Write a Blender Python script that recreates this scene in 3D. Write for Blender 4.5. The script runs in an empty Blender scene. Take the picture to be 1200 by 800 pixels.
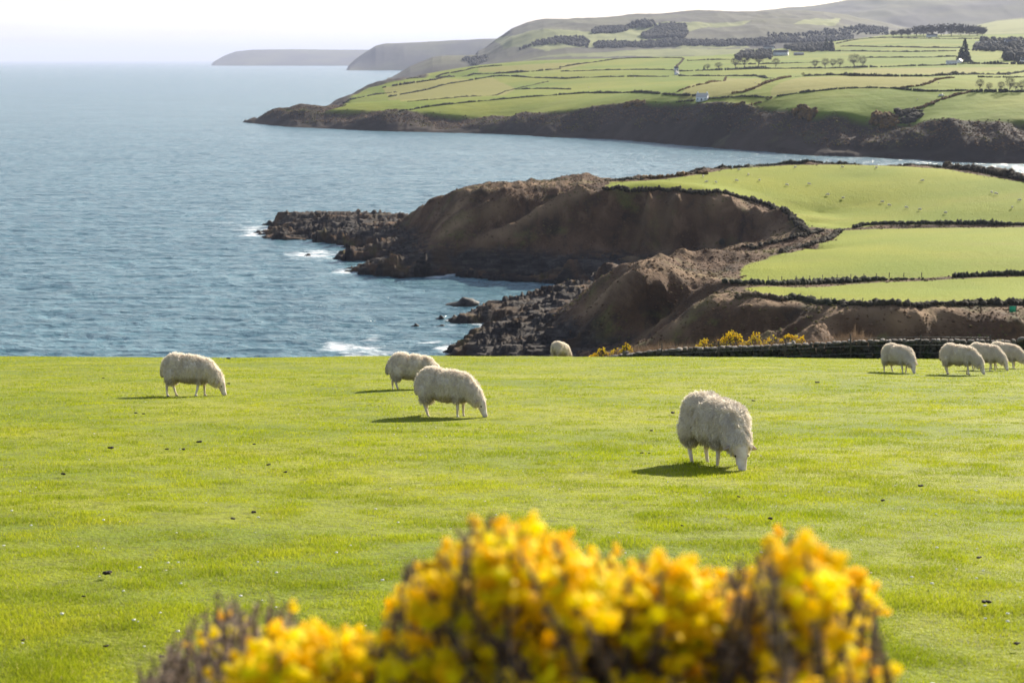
import bpy, bmesh, math, random
import numpy as np
from mathutils import Vector, Matrix, noise as mn
rng = np.random.default_rng(7); random.seed(7)
SC = bpy.context.scene; COL = SC.collection
R = math.radians
# ---------------------------------------------------------------- camera
EYE = 70.0; F = 2000.0; TH = math.atan(330/F)
cam = bpy.data.cameras.new('camera'); co = bpy.data.objects.new('camera', cam); COL.objects.link(co)
co.location = (0, 0, EYE); co.rotation_euler = (math.pi/2-TH, 0, 0)
cam.sensor_width = 36; cam.lens = 36*F/1200; cam.clip_start = .1; cam.clip_end = 200000
cam.dof.use_dof = True; cam.dof.focus_distance = 19; cam.dof.aperture_fstop = 4.8
SC.camera = co
# ---------------------------------------------------------------- light
SUN_EL, SUN_AZ = 24.0, 32.0           # azimuth measured from the view direction (+Y) towards the right (+X)
w = bpy.data.worlds.new('World'); SC.world = w; w.use_nodes = True
nt = w.node_tree; nt.nodes.clear()
def WN(t, **k):
    n = nt.nodes.new(t)
    for a, b in k.items(): setattr(n, a, b)
    return n
sky = WN('ShaderNodeTexSky', sky_type='NISHITA', sun_disc=False, sun_elevation=R(SUN_EL), sun_rotation=R(SUN_AZ))
sky.air_density = 1.0; sky.dust_density = 1.2; sky.ozone_density = 1.5; sky.altitude = 50
tc = WN('ShaderNodeTexCoord'); mp = WN('ShaderNodeMapping'); mp.inputs['Scale'].default_value = (1.6, 1.6, 34)
nz = WN('ShaderNodeTexNoise'); nz.inputs['Scale'].default_value = 2.3; nz.inputs['Detail'].default_value = 7; nz.inputs['Roughness'].default_value = .55
nt.links.new(tc.outputs['Generated'], mp.inputs[0]); nt.links.new(mp.outputs[0], nz.inputs[0])
cr = WN('ShaderNodeValToRGB'); cr.color_ramp.elements[0].position = .40; cr.color_ramp.elements[1].position = .66
nt.links.new(nz.outputs['Fac'], cr.inputs[0])
mx = WN('ShaderNodeMix', data_type='RGBA'); mx.inputs['B'].default_value = (11.0, 11.0, 11.3, 1)
# cloud banks lie low over the sea and thin out overhead
sx = WN('ShaderNodeSeparateXYZ'); nt.links.new(tc.outputs['Generated'], sx.inputs[0])
el = WN('ShaderNodeMapRange'); el.inputs['From Min'].default_value = .0; el.inputs['From Max'].default_value = .45; el.inputs['To Min'].default_value = .95; el.inputs['To Max'].default_value = .25; nt.links.new(sx.outputs['Z'], el.inputs['Value'])
mf = WN('ShaderNodeMath', operation='MULTIPLY_ADD'); mf.inputs[1].default_value = .85; mf.inputs[2].default_value = .18; nt.links.new(cr.outputs[0], mf.inputs[0])
mg = WN('ShaderNodeMath', operation='MULTIPLY'); nt.links.new(mf.outputs[0], mg.inputs[0]); nt.links.new(el.outputs[0], mg.inputs[1]); nt.links.new(mg.outputs[0], mx.inputs['Factor'])
sk2 = WN('ShaderNodeMix', data_type='RGBA', blend_type='MULTIPLY'); sk2.inputs['Factor'].default_value = 1; sk2.inputs['B'].default_value = (.72, .73, .76, 1); nt.links.new(sky.outputs[0], sk2.inputs['A']); nt.links.new(sk2.outputs['Result'], mx.inputs['A'])
# cloud is brightest round the sun, dull on the opposite side of the sky
dt = WN('ShaderNodeVectorMath', operation='DOT_PRODUCT'); dt.inputs[1].default_value = (math.sin(R(SUN_AZ))*math.cos(R(SUN_EL)), math.cos(R(SUN_AZ))*math.cos(R(SUN_EL)), math.sin(R(SUN_EL))); nt.links.new(tc.outputs['Generated'], dt.inputs[0])
dm = WN('ShaderNodeMapRange'); dm.inputs['From Min'].default_value = -.6; dm.inputs['From Max'].default_value = .7; dm.inputs['To Min'].default_value = .5; dm.inputs['To Max'].default_value = 1.0; nt.links.new(dt.outputs['Value'], dm.inputs['Value'])
cb = WN('ShaderNodeVectorMath', operation='SCALE'); cb.inputs[0].default_value = (6.1, 6.0, 5.9); nt.links.new(dm.outputs[0], cb.inputs['Scale']); nt.links.new(cb.outputs[0], mx.inputs['B'])
bg = WN('ShaderNodeBackground'); bg.inputs[1].default_value = .088
nt.links.new(mx.outputs['Result'], bg.inputs[0]); wo = WN('ShaderNodeOutputWorld'); nt.links.new(bg.outputs[0], wo.inputs[0])
sl = bpy.data.lights.new('sun', 'SUN'); sl.energy = 5.0; sl.angle = R(.55); sl.color = (1, .92, .78)
so = bpy.data.objects.new('sun', sl); COL.objects.link(so)
sd_ = Vector((math.sin(R(SUN_AZ))*math.cos(R(SUN_EL)), math.cos(R(SUN_AZ))*math.cos(R(SUN_EL)), math.sin(R(SUN_EL))))
so.rotation_euler = sd_.to_track_quat('Z', 'Y').to_euler()
SC.view_settings.view_transform = 'Standard'; SC.view_settings.look = 'None'
SC.view_settings.exposure = 1.3; SC.view_settings.gamma = 1; SC.view_settings.use_curve_mapping = False
SC.cycles.volume_bounces = 0; SC.cycles.max_bounces = 6; SC.cycles.transparent_max_bounces = 12

# ---------------------------------------------------------------- helpers
def rays(px, py):
    px = np.asarray(px, float); py = np.asarray(py, float)
    c, s = math.cos(TH), math.sin(TH)
    u = (400-py)/F
    return np.stack([(px-600)/F, c+u*s, -s+u*c], -1)
def U(px, py, z=None, D=None):
    d = rays(px, py)
    t = (z-EYE)/d[..., 2] if z is not None else D/d[..., 1]
    return np.array([0, 0, EYE])+d*np.asarray(t)[..., None]
def xz(px, D, z):                      # column px at depth D, height z
    c = math.cos(TH); s = math.sin(TH)
    # depth along the optical axis for a point at (D, z)
    ax = D*c-(z-EYE)*s
    return np.array([(px-600)/F*ax, D, z])
def sstep(a, b, x):
    t = np.clip((x-a)/(b-a), 0, 1); return t*t*(3-2*t)
def props(o, label=None, cat=None, group=None, kind=None):
    if label: o['label'] = label
    if cat: o['category'] = cat
    if group: o['group'] = group
    if kind: o['kind'] = kind
    return o
def empty(name, loc, rz=0, label=None, cat=None, group=None):
    o = bpy.data.objects.new(name, None); COL.objects.link(o); o.empty_display_size = .2
    o.location = [float(v) for v in loc]; o.rotation_euler = (0, 0, rz)
    return props(o, label, cat, group)
def mesh_np(name, V, Fc, mat=None, parent=None, smooth=False, attrs=None, link=True):
    """V (n,3); Fc an (m,k) int array or list of such arrays"""
    if not isinstance(Fc, list): Fc = [Fc]
    me = bpy.data.meshes.new(name); V = np.asarray(V, np.float32)
    me.vertices.add(len(V)); me.vertices.foreach_set('co', V.ravel())
    lv = np.concatenate([f.ravel() for f in Fc]).astype(np.int32)
    ct = np.concatenate([np.full(len(f), f.shape[1]) for f in Fc])
    st = np.concatenate([[0], np.cumsum(ct)[:-1]]).astype(np.int32)
    me.loops.add(len(lv)); me.loops.foreach_set('vertex_index', lv)
    me.polygons.add(len(ct)); me.polygons.foreach_set('loop_start', st)
    me.update(calc_edges=True)
    if smooth: me.polygons.foreach_set('use_smooth', np.ones(len(ct), bool))
    for k, v in (attrs or {}).items():
        v = np.asarray(v, np.float32)
        if v.ndim == 1:
            a = me.attributes.new(k, 'FLOAT', 'POINT'); a.data.foreach_set('value', v)
        else:
            a = me.attributes.new(k, 'FLOAT_COLOR', 'POINT')
            a.data.foreach_set('color', np.concatenate([v, np.ones((len(v), 1), np.float32)], 1).ravel())
    if mat: me.materials.append(mat)
    me.validate(clean_customdata=False)
    if not link: return me
    o = bpy.data.objects.new(name, me); COL.objects.link(o)
    if parent: o.parent = parent
    return o
class MB:                              # collects pieces into one mesh
    def __init__(s): s.V = []; s.Q = []; s.T = []; s.n = 0; s.c = []
    def add(s, V, Q=None, T=None, c=0.5):
        V = np.asarray(V, float); s.V.append(V)
        if Q is not None and len(Q): s.Q.append(np.asarray(Q)+s.n)
        if T is not None and len(T): s.T.append(np.asarray(T)+s.n)
        s.c.append(np.full(len(V), c)); s.n += len(V)
    def box(s, c, h, rz=0, top=1.0, cc=.5):
        x, y, z = h; v = np.array([[-x,-y,-z],[x,-y,-z],[x,y,-z],[-x,y,-z],[-x*top,-y*top,z],[x*top,-y*top,z],[x*top,y*top,z],[-x*top,y*top,z]], float)
        cs, sn = math.cos(rz), math.sin(rz); v[:, :2] = v[:, :2] @ np.array([[cs, sn], [-sn, cs]])
        s.add(v+np.asarray(c), Q=[[0,3,2,1],[4,5,6,7],[0,1,5,4],[1,2,6,5],[2,3,7,6],[3,0,4,7]], c=cc)
    def tube(s, pts, rad, n=6, cc=.5):
        pts = np.asarray(pts, float); rad = np.broadcast_to(rad, len(pts)); t = np.gradient(pts, axis=0)
        t /= np.linalg.norm(t, axis=1)[:, None]+1e-9
        ref = np.array([0, 0, 1.]) if abs(t[:, 2]).mean() < .8 else np.array([1., 0, 0])
        a = np.cross(t, ref); a /= np.linalg.norm(a, axis=1)[:, None]+1e-9; b = np.cross(t, a)
        th = np.arange(n)/n*2*math.pi
        V = pts[:, None]+rad[:, None, None]*(a[:, None]*np.cos(th)[None, :, None]+b[:, None]*np.sin(th)[None, :, None])
        V = V.reshape(-1, 3); k = len(pts); i = np.arange(k-1)[:, None]*n; j = np.arange(n)[None]; j2 = (j+1) % n
        Q = np.stack([i+j, i+j2, i+n+j2, i+n+j], -1).reshape(-1, 4)
        V = np.concatenate([V, pts[:1], pts[-1:]]); e = k*n; jj = np.arange(n); jn = (jj+1) % n
        T = np.concatenate([np.stack([jn, jj, np.full(n, e)], -1), np.stack([(k-1)*n+jj, (k-1)*n+jn, np.full(n, e+1)], -1)])
        s.add(V, Q, T, cc)
    def build(s, name, mat, parent=None, smooth=False, link=True):
        return mesh_np(name, np.concatenate(s.V), ([np.concatenate(s.Q)] if s.Q else [])+([np.concatenate(s.T)] if s.T else []),
                       mat, parent, smooth, {'rnd': np.concatenate(s.c)}, link)
def ico(sub=1):
    bm = bmesh.new(); bmesh.ops.create_icosphere(bm, subdivisions=sub, radius=1)
    V = np.array([v.co[:] for v in bm.verts]); T = np.array([[v.index for v in f.verts] for f in bm.faces]); bm.free(); return V, T
ICO1 = ico(1); ICO2 = ico(2); ICO3 = ico(3)
def scatter(proto, pos, scl, rot=None, jit=0.0):
    """many copies of proto (V,T) merged: pos (n,3) scl (n,3)"""
    V, T = proto; n = len(pos); k = len(V)
    W = np.broadcast_to(V[None], (n, k, 3)).copy()
    if jit: W *= 1+rng.normal(0, jit, (n, k, 1)).clip(-.5, .6)
    W *= scl[:, None, :]
    if rot is None: rot = rng.uniform(0, 6.28, n)
    c, s = np.cos(rot)[:, None], np.sin(rot)[:, None]
    x = W[..., 0]*c-W[..., 1]*s; y = W[..., 0]*s+W[..., 1]*c
    W = np.stack([x, y, W[..., 2]], -1)+pos[:, None, :]
    TT = (T[None]+(np.arange(n)*k)[:, None, None]).reshape(-1, T.shape[1])
    return W.reshape(-1, 3), TT, k
# vectorised value noise / fbm
def vnoise(p, seed=0):
    p = np.asarray(p, float); i = np.floor(p).astype(np.int64); f = p-i; f = f*f*(3-2*f)
    def h(ix, iy, iz):
        n = (ix*374761393+iy*668265263+iz*2147483647+seed*974634777) & 0xffffffff
        n = (n ^ (n >> 13))*1274126177 & 0xffffffff; n = n ^ (n >> 16)
        return (n & 0xffff)/65535.
    z = i[..., 2] if p.shape[-1] == 3 else np.zeros_like(i[..., 0]); fz = f[..., 2] if p.shape[-1] == 3 else 0
    x, y = i[..., 0], i[..., 1]; fx, fy = f[..., 0], f[..., 1]
    def pl(zz): return (h(x, y, zz)*(1-fx)+h(x+1, y, zz)*fx)*(1-fy)+(h(x, y+1, zz)*(1-fx)+h(x+1, y+1, zz)*fx)*fy
    a = pl(z)
    if p.shape[-1] == 3: a = a*(1-fz)+pl(z+1)*fz
    return a*2-1
def fbm(p, octv=4, seed=0, ridged=False, gain=.5):
    s = 0; a = 1; t = 0; p = np.asarray(p, float)
    for o in range(octv):
        n = vnoise(p*2**o+o*17.3, seed+o)
        s = s+a*((1-2*abs(n)) if ridged else n); t += a; a *= gain
    return s/t
# polyline / polygon geometry in plan
def dist_poly(P, L):
    P = np.asarray(P, float)[:, :2]; L = np.asarray(L, float)[:, :2]; best = np.full(len(P), 1e18)
    for a, b in zip(L[:-1], L[1:]):
        ab = b-a; t = np.clip(((P-a) @ ab)/(ab @ ab+1e-9), 0, 1); q = a+t[:, None]*ab
        best = np.minimum(best, ((P-q)**2).sum(1))
    return np.sqrt(best)
def inside(P, L):
    P = np.asarray(P, float); L = np.asarray(L, float)[:, :2]; r = np.zeros(len(P), bool); x, y = P[:, 0], P[:, 1]
    for a, b in zip(L, np.roll(L, -1, 0)):
        c = (a[1] > y) != (b[1] > y)
        r ^= c & (x < (b[0]-a[0])*(y-a[1])/(b[1]-a[1]+1e-12)+a[0])
    return r
def dens(L, step):
    L = np.asarray(L, float); out = []
    for a, b in zip(L[:-1], L[1:]):
        n = max(1, int(np.linalg.norm(b[:2]-a[:2])/step)); out.append(a+(b-a)*(np.arange(n)/n)[:, None])
    out.append(L[-1:]); return np.concatenate(out)
def smooth_line(L, it=2):
    L = np.asarray(L, float)
    for _ in range(it):
        a = L[:-1]*.75+L[1:]*.25; b = L[:-1]*.25+L[1:]*.75
        L = np.concatenate([L[:1], np.stack([a, b], 1).reshape(-1, L.shape[1]), L[-1:]])
    return L
class RBF:
    def __init__(s, P, z, lam=0.0):
        key = np.round(P/1.0).astype(int); _, ix = np.unique(key, axis=0, return_index=True); P = P[ix]; z = z[ix]
        s.P = P; n = len(P); s.sc = np.abs(P).max(); Q = P/s.sc
        A = np.zeros((n+3, n+3)); A[:n, :n] = -np.linalg.norm(Q[:, None]-Q[None], axis=2)+np.eye(n)*lam
        A[:n, n] = 1; A[n, :n] = 1; A[:n, n+1:] = Q; A[n+1:, :n] = Q.T
        s.w = np.linalg.solve(A, np.concatenate([z, [0, 0, 0]]))
    def __call__(s, X):
        X = np.asarray(X, float)/s.sc; Q = s.P/s.sc; out = np.empty(len(X)); n = len(Q)
        for i in range(0, len(X), 20000):
            x = X[i:i+20000]
            d = np.sqrt(np.maximum((x**2).sum(1)[:, None]+(Q**2).sum(1)[None]-2*x @ Q.T, 0))
            out[i:i+20000] = -d @ s.w[:n]+s.w[n]+x @ s.w[n+1:]
        return out
class Patch:                           # height grid: columns fan out from the camera's plan position, rows by depth
    def __init__(s, px0, px1, nx, D0, D1, nd, power=1.0):
        s.u = np.linspace(px0, px1, nx); s.D0, s.D1, s.nd, s.pw = D0, D1, nd, power
        s.t = np.linspace(0, 1, nd); s.D = D0*(D1/D0)**s.t
        s.X = ((s.u-600)/F/math.cos(TH)*.985)[None]*s.D[:, None]; s.Y = np.repeat(s.D[:, None], nx, 1)
        s.P = np.stack([s.X.ravel(), s.Y.ravel()], 1); s.shape = (nd, nx)
    def h(s, x, y):
        x = np.asarray(x, float); y = np.maximum(np.asarray(y, float), 1e-3)
        v = np.log(y/s.D0)/math.log(s.D1/s.D0)*(s.nd-1); uu = (x/y*math.cos(TH)/.985*F+600-s.u[0])/(s.u[1]-s.u[0])
        v = np.clip(v, 0, s.nd-1.001); uu = np.clip(uu, 0, len(s.u)-1.001); i = v.astype(int); j = uu.astype(int); a = v-i; b = uu-j; Z = s.Z
        return (Z[i, j]*(1-b)+Z[i, j+1]*b)*(1-a)+(Z[i+1, j]*(1-b)+Z[i+1, j+1]*b)*a
    def hit(s, px, py, Dmin=None, Dmax=None):      # where the sight line through a photo point meets this ground
        d = rays(px, py); Ds = np.linspace(Dmin or s.D0, Dmax or s.D1, 3000)
        p = np.array([0, 0, EYE])+d[None]*(Ds/d[1])[:, None]; g = p[:, 2]-s.h(p[:, 0], p[:, 1])
        k = np.where(g < 0)[0]
        if len(k) == 0: k = [int(np.argmin(g))]
        q = p[k[0]].copy(); q[2] = s.h(q[0], q[1]); return q
    def hits(s, L, **k): return np.array([s.hit(a, b, **k) for a, b in L])
    def mesh(s, name, mat, attrs, kind='structure'):
        nd, nx = s.shape; i = np.arange(nd-1)[:, None]*nx; j = np.arange(nx-1)[None]
        Q = np.stack([i+j, i+j+1, i+nx+j+1, i+nx+j], -1).reshape(-1, 4)
        V = np.stack([s.P[:, 0]+getattr(s, 'dx', 0), s.P[:, 1]+getattr(s, 'dy', 0), s.Z.ravel()], 1)
        o = mesh_np(name, V, Q, mat, None, True, attrs); o['kind'] = kind; return o
# ---------------------------------------------------------------- materials
MATS = {}
class NM:
    def __init__(s, name):
        s.m = bpy.data.materials.new(name); s.m.use_nodes = True; s.t = s.m.node_tree; s.t.nodes.clear(); MATS[name] = s.m
        s.out = s.n('ShaderNodeOutputMaterial'); s.co = s.n('ShaderNodeTexCoord'); s.gm = s.n('ShaderNodeNewGeometry')
    def n(s, t, **k):
        n = s.t.nodes.new(t)
        for a, b in k.items(): setattr(n, a, b)
        return n
    def l(s, a, b): s.t.links.new(a, b)
    def pos(s, scale=(1, 1, 1), obj=False):
        m = s.n('ShaderNodeMapping'); m.inputs['Scale'].default_value = scale
        s.l(s.co.outputs['Object'] if obj else s.gm.outputs['Position'], m.inputs[0]); return m.outputs[0]
    def noise(s, sc, scale=(1, 1, 1), detail=5, rough=.55, obj=False, dist=0):
        n = s.n('ShaderNodeTexNoise'); n.inputs['Scale'].default_value = sc; n.inputs['Detail'].default_value = detail
        n.inputs['Roughness'].default_value = rough; n.inputs['Distortion'].default_value = dist; s.l(s.pos(scale, obj), n.inputs[0]); return n.outputs['Fac']
    def ramp(s, fac, stops):
        r = s.n('ShaderNodeValToRGB'); e = r.color_ramp.elements
        while len(e) < len(stops): e.new(.5)
        for i, (p, c) in enumerate(stops): e[i].position = p; e[i].color = (*c, 1) if hasattr(c, '__len__') else (c, c, c, 1)
        s.l(fac, r.inputs[0]); return r.outputs[0]
    def mix(s, f, a, b, mode='MIX'):
        m = s.n('ShaderNodeMix', data_type='RGBA', blend_type=mode)
        for k, v in (('Factor', f), ('A', a), ('B', b)):
            if isinstance(v, (int, float)): m.inputs[k].default_value = v if k == 'Factor' else (v, v, v, 1)
            elif isinstance(v, tuple): m.inputs[k].default_value = (*v, 1)
            else: s.l(v, m.inputs[k])
        return m.outputs['Result']
    def math(s, op, a, b=0, clamp=False):
        m = s.n('ShaderNodeMath', operation=op, use_clamp=clamp)
        for i, v in enumerate((a, b)):
            if isinstance(v, (int, float)): m.inputs[i].default_value = v
            else: s.l(v, m.inputs[i])
        return m.outputs[0]
    def attr(s, n):
        a = s.n('ShaderNodeAttribute', attribute_name=n); return a.outputs['Fac']
    def attrc(s, n):
        a = s.n('ShaderNodeAttribute', attribute_name=n); return a.outputs['Color']
    def bump(s, h, strength=.5, dist=.1):
        b = s.n('ShaderNodeBump'); b.inputs['Strength'].default_value = strength; b.inputs['Distance'].default_value = dist; s.l(h, b.inputs['Height']); return b.outputs[0]
    def pr(s, col, rough=.9, normal=None, spec=.2, trans=0, **k):
        p = s.n('ShaderNodeBsdfPrincipled')
        for key, v in (('Base Color', col), ('Roughness', rough)):
            if isinstance(v, (int, float)): p.inputs[key].default_value = v
            elif isinstance(v, tuple): p.inputs[key].default_value = (*v, 1)
            else: s.l(v, p.inputs[key])
        p.inputs['Specular IOR Level'].default_value = spec
        for a, b in k.items(): p.inputs[a].default_value = b
        if normal is not None: s.l(normal, p.inputs['Normal'])
        o = p.outputs[0]
        if trans:
            tr = s.n('ShaderNodeBsdfTranslucent')
            if isinstance(col, tuple): tr.inputs[0].default_value = (*col, 1)
            else: s.l(col, tr.inputs[0])
            mx = s.n('ShaderNodeMixShader'); mx.inputs[0].default_value = trans; s.l(o, mx.inputs[1]); s.l(tr.outputs[0], mx.inputs[2]); o = mx.outputs[0]
        s.l(o, s.out.inputs[0]); return s.m
def plain(name, col, rough=.85, var=.25, sc=8, spec=.2, trans=0, bump=0, obj=True, col2=None):
    m = NM(name); n = m.noise(sc, obj=obj)
    c2 = col2 or tuple(c*(1-var) for c in col); c = m.mix(m.ramp(n, [(.35, 0), (.65, 1)]), c2, col)
    return m.pr(c, rough, m.bump(n, .6, bump) if bump else None, spec, trans)
# ================================================================ NEAR PASTURE (analytic ground, the camera stands on it)
def pasture_z(x, y):
    x = np.asarray(x, float); y = np.asarray(y, float)
    yy = np.clip(y, -30, 66); drop = 1.65+.1245*yy+.00038*yy**2*(yy > 0)
    e = np.clip(y-66, 0, None); k = np.interp(x-(y-66)*.06, [-1, 1, 3, 7, 11, 16], [1, .85, .6, .45, .35, .05])
    drop = drop+e*(.172+.10*k)+.0011*e**2
    drop = drop+.0022*x*sstep(20, 66, y)*(x > 0)*-1*-.0       # level across
    drop = drop+np.clip(x-6, 0, 30)*.012*sstep(30, 66, y)
    drop = drop+np.clip(-x-25, 0, None)*.04
    return EYE-drop
def pasture_hit(px, py):
    d = rays(px, py); t = np.linspace(2, 90, 4000)/d[1]; p = np.array([0, 0, EYE])+d[None]*t[:, None]
    k = np.where(p[:, 2] < pasture_z(p[:, 0], p[:, 1]))[0]
    k = k[0] if len(k) else int(np.argmin(p[:, 2]-pasture_z(p[:, 0], p[:, 1]))); q = p[k].copy(); q[2] = pasture_z(q[0], q[1]); return q
def pasture_full(x, y):                 # with the small unevenness of the turf
    P = np.stack([x, y], -1)
    return pasture_z(x, y)+.075*fbm(P*.20, 3, 5)*sstep(0, 6, y)+.012*fbm(P*1.7, 3, 9)

# ================================================================ MIDDLE COAST
def LU(L, z): return np.array([U(a, b, z=z) for a, b in L])
shore_front = LU([(311,279),(321,280),(339,281),(366,281.5),(396,286),(400,288),(404,289),(430,290.5),(424,296),(400,297),(398,304),(415,306),(436,304.5),(425,310),(409,314),(406,317),
    (417,320),(435,322.5),(477,325),(505,323),(528,322),(564,326),(600,329),(625,330),(650,332),(672,333.5),(694,334.5),(700,338),(690,344),(672,350),(640,352),(626,353),(612,356),(590,358.5),(567,361),(553,366),(536,371),(524,375),(542,378),(567,381),
    (571,385),(564,390),(557,394),(548,400),(537,404),(532,409),(528,414),(529,419)], 0)
shore_back = np.array([xz(*a) for a in [(540,340,0),(580,290,0),(640,262,0),(760,238,0),(1000,225,0),(1700,225,0),(1700,1000,0),(1300,930,0),(1100,900,0),(930,880,0),(800,800,0),(700,735,0),
    (600,700,0),(530,700,0),(470,735,0),(420,752,0),(370,742,0),(325,735,0),(308,700,0)]])
mid_coast = np.concatenate([shore_front, shore_back])
C = []
def line(L, step=9, **k):
    if 'z' in k and np.isscalar(k['z']): W = LU(L, k['z'])
    else: W = np.array([U(a, b, z=c) for a, b, c in L])
    C.append(dens(W, step)); return W
def pts3(*L):                           # (px, D, z)
    C.append(np.array([xz(*a) for a in L]))
C.append(dens(np.concatenate([mid_coast, mid_coast[:1]]), 9))
# platform and ledges in front of the hill
line([(327,251.5,5),(345,250.5,6),(369,251,6),(408,248.5,6),(450,250,6),(474,250.5,6)])
line([(325,272,3),(345,268,5),(372,270,4),(398,272,5),(425,273,5),(455,270,6)])
line([(399,294,3.5),(412,289,5),(440,285,5.5),(470,281,6),(500,278,8)])
line([(423,309,4),(432,302,5.5),(460,299,6.5),(500,297,7.5),(552,296.5,8.5),(585,300,8.5),(614,305,8),(668,303,8),(708,309,8.5)])
line([(430,316,3.5),(460,313,5),(520,309,7),(580,313,6),(640,317,6)])
# skyline of the headland hill and the plateau
line([(474,259,8),(484,247,12.5),(501,238,17),(516,234,19.5),(530,228,22.3),(543,223.5,24.2),(567,218.5,26),(600,216,27.2),(650,214.5,27.6),(700,213,27.5),(760,209,27.5),(800,204.5,27.8),(850,196.5,28),(880,194,28.3),(930,191.3,28.6),(1000,190.8,28.8),(1060,192.5,28.6),(1110,196,28.4),(1200,209,28.4),(1300,222,28.5)])
line([(470,262,8),(504,275,8),(512,289,8)])
line([(560,224,24),(620,220,26),(690,219,26.6),(707,224,26.3)])
# cliff edge of the green plateau
line([(695,218.5,26.6),(722,225,26.2),(760,227,26.2),(793,227.5,26.2),(835,228,25.8),(858,230.5,25),(886,236,23.4),(910,244,21.7),(928,257,19.9),(943,271,18.5)])
line([(835,233.5,24.2),(860,237.5,23),(878,243,21.3),(896,250,19.4),(910,262,17.2),(916,279,15)])
line([(775,290,8.6),(810,288,9.6),(850,287,9.8),(885,284,11)])
# field surfaces
line([(720,216,27),(800,214,27),(900,210,26.8),(1000,208,26.8),(1100,212,26.8),(1200,222,26.8),(1300,230,27)], 18)
line([(880,224,24.4),(940,236,21.6),(1000,240,20.5),(1060,246,21),(1130,246,22.5),(1200,244,24),(1300,246,25)], 18)
line([(950,262,18),(990,266,17.8),(1030,262.5,19),(1110,261.5,20),(1200,262.5,21),(1300,263,22)], 18)
line([(925,250,19),(960,250,18.3),(1000,258,18.5)])
line([(985,269,18),(1020,267.5,19),(1110,266,20),(1200,266.5,21),(1300,268,22)], 18)
line([(863,328,20),(871,309,20),(897,301,20),(935,292,19.5),(972,281,19),(983,270,18)])
line([(900,315,20.5),(1000,300,21),(1100,300,21.5),(1200,300,22),(1300,300,23)], 18)
line([(866,331.5,20),(930,334,20),(1032,328.5,20),(1080,327.5,20.2),(1200,322,20.8),(1300,320,21)], 18)
line([(930,347,21),(1000,342,20.8),(1100,338,20.6),(1200,336,21)], 18)
line([(917,352,21.3),(950,356,21.4),(1020,358,21.5),(1110,358,21.8),(1200,358,22),(1300,357,22)], 18)
# top and face of the brown bank in front of the fields
line([(847,349,21.2),(870,354,21.5),(917,356,21.6),(953,359,21.7),(967,367,21.5)])
line([(967,370,22),(985,361.5,22.3),(1025,364.5,22.4),(1050,365.5,22.5),(1120,363,22.7),(1168,363,22.8),(1181,370,22.3),(1197,366,22.8),(1300,364,23)])
line([(967,372,21.6),(953,383,20.5),(937,396,19)])
line([(960,369,20.6),(945,380,19.2),(930,392,17.6)])
line([(860,400,14),(900,400,14.6),(935,404,15.2),(980,405,16.2),(1050,405,16.8),(1120,405,16.7),(1200,405,16.7),(1300,405,16.7)], 12)
line([(865,378,18),(900,380,18.8),(930,374,19.8)])
# ridge with the small peak, running down to the rocks
line([(742,302.5,24),(732,305,22.5),(720,314,20.5),(710,322,18),(701,332,15.5),(690,339,12.5),(684,346,10),(679,358,7)], 6)
line([(757,316,23.3),(742,321,21.5),(727,331,19),(711,342,16.2),(698,355,13.2),(683,366,10.5),(657,376,7.5),(640,384,6)], 6)
line([(757,316,23.3),(779,315.5,23.3),(805,319.5,23),(826,323,22.8),(843,330,22),(851,342,21)], 6)
line([(742,302.5,24),(757,309,24)], 5)
line([(835,334.5,21.2),(844,343,21.2),(857,347,21.5)], 6)
line([(831,345,21.2),(818,352,20),(805,359.5,18.8),(787,371,17),(770,382,15),(757,393,13)], 6)
line([(838,351,20.9),(823,355.5,20),(809,365,18.4),(792,380,16.2),(781,394,14)], 6)
line([(815,362,17.2),(797,374,15),(770,392,12.3)], 8)
line([(700,385,9.5),(740,372,13),(775,362,14.5),(800,350,16.5),(815,340,19)], 8)
line([(690,402,7.5),(730,402,9),(770,404,11),(815,404,13)], 8)
line([(665,395,5),(690,408,6.5)], 8)
# broken ground between the peak and the fields
line([(760,307,21),(775,297,21.6),(801,290.5,22),(835,288,22),(866,290.5,21.5),(890,293,21)], 7)
line([(775,308,20),(810,303,19.5),(845,303,19.6),(870,303,19.5)], 7)
line([(790,314,20.5),(830,313,19.5),(855,318,19.3),(860,330,19.5)], 7)
line([(890,292,20.5),(925,286,19),(950,279,18.5),(977,269,18)], 7)
# hidden gully behind that ground
C.append(np.array([xz(*a) for a in [(740,470,7),(780,480,8),(830,485,9),(880,482,10.5),(905,470,12),(930,462,14),(700,455,3),(850,520,13),(800,520,11),(880,510,12)]]))
line([(749,286,9.5),(778,267,15),(814,243,21.6),(835,233.5,24.2)], 8)
line([(742,296,8.2),(735,305,7)])
# rocks in the bay
line([(626,345,3.5),(638,340,4.5),(650,336,5.5),(675,336,6),(687,339,6.5)], 5)
line([(556,366,1.5),(567,356.5,2.5),(590,357,2.2),(615,353,3),(650,355,4.5),(680,362,6)], 5)
line([(551,374,1.8),(580,368,3.8),(620,364,4.2),(655,368,5)], 5)
line([(573,386,2),(600,378,4),(640,378,5.2)], 5)
line([(548,396,1.8),(557,386,3.2),(566,398,3),(600,395,4.2),(640,392,5)], 5)
line([(536,411,1),(560,407,3),(600,408,4),(640,408,5),(670,410,6)], 6)
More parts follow.
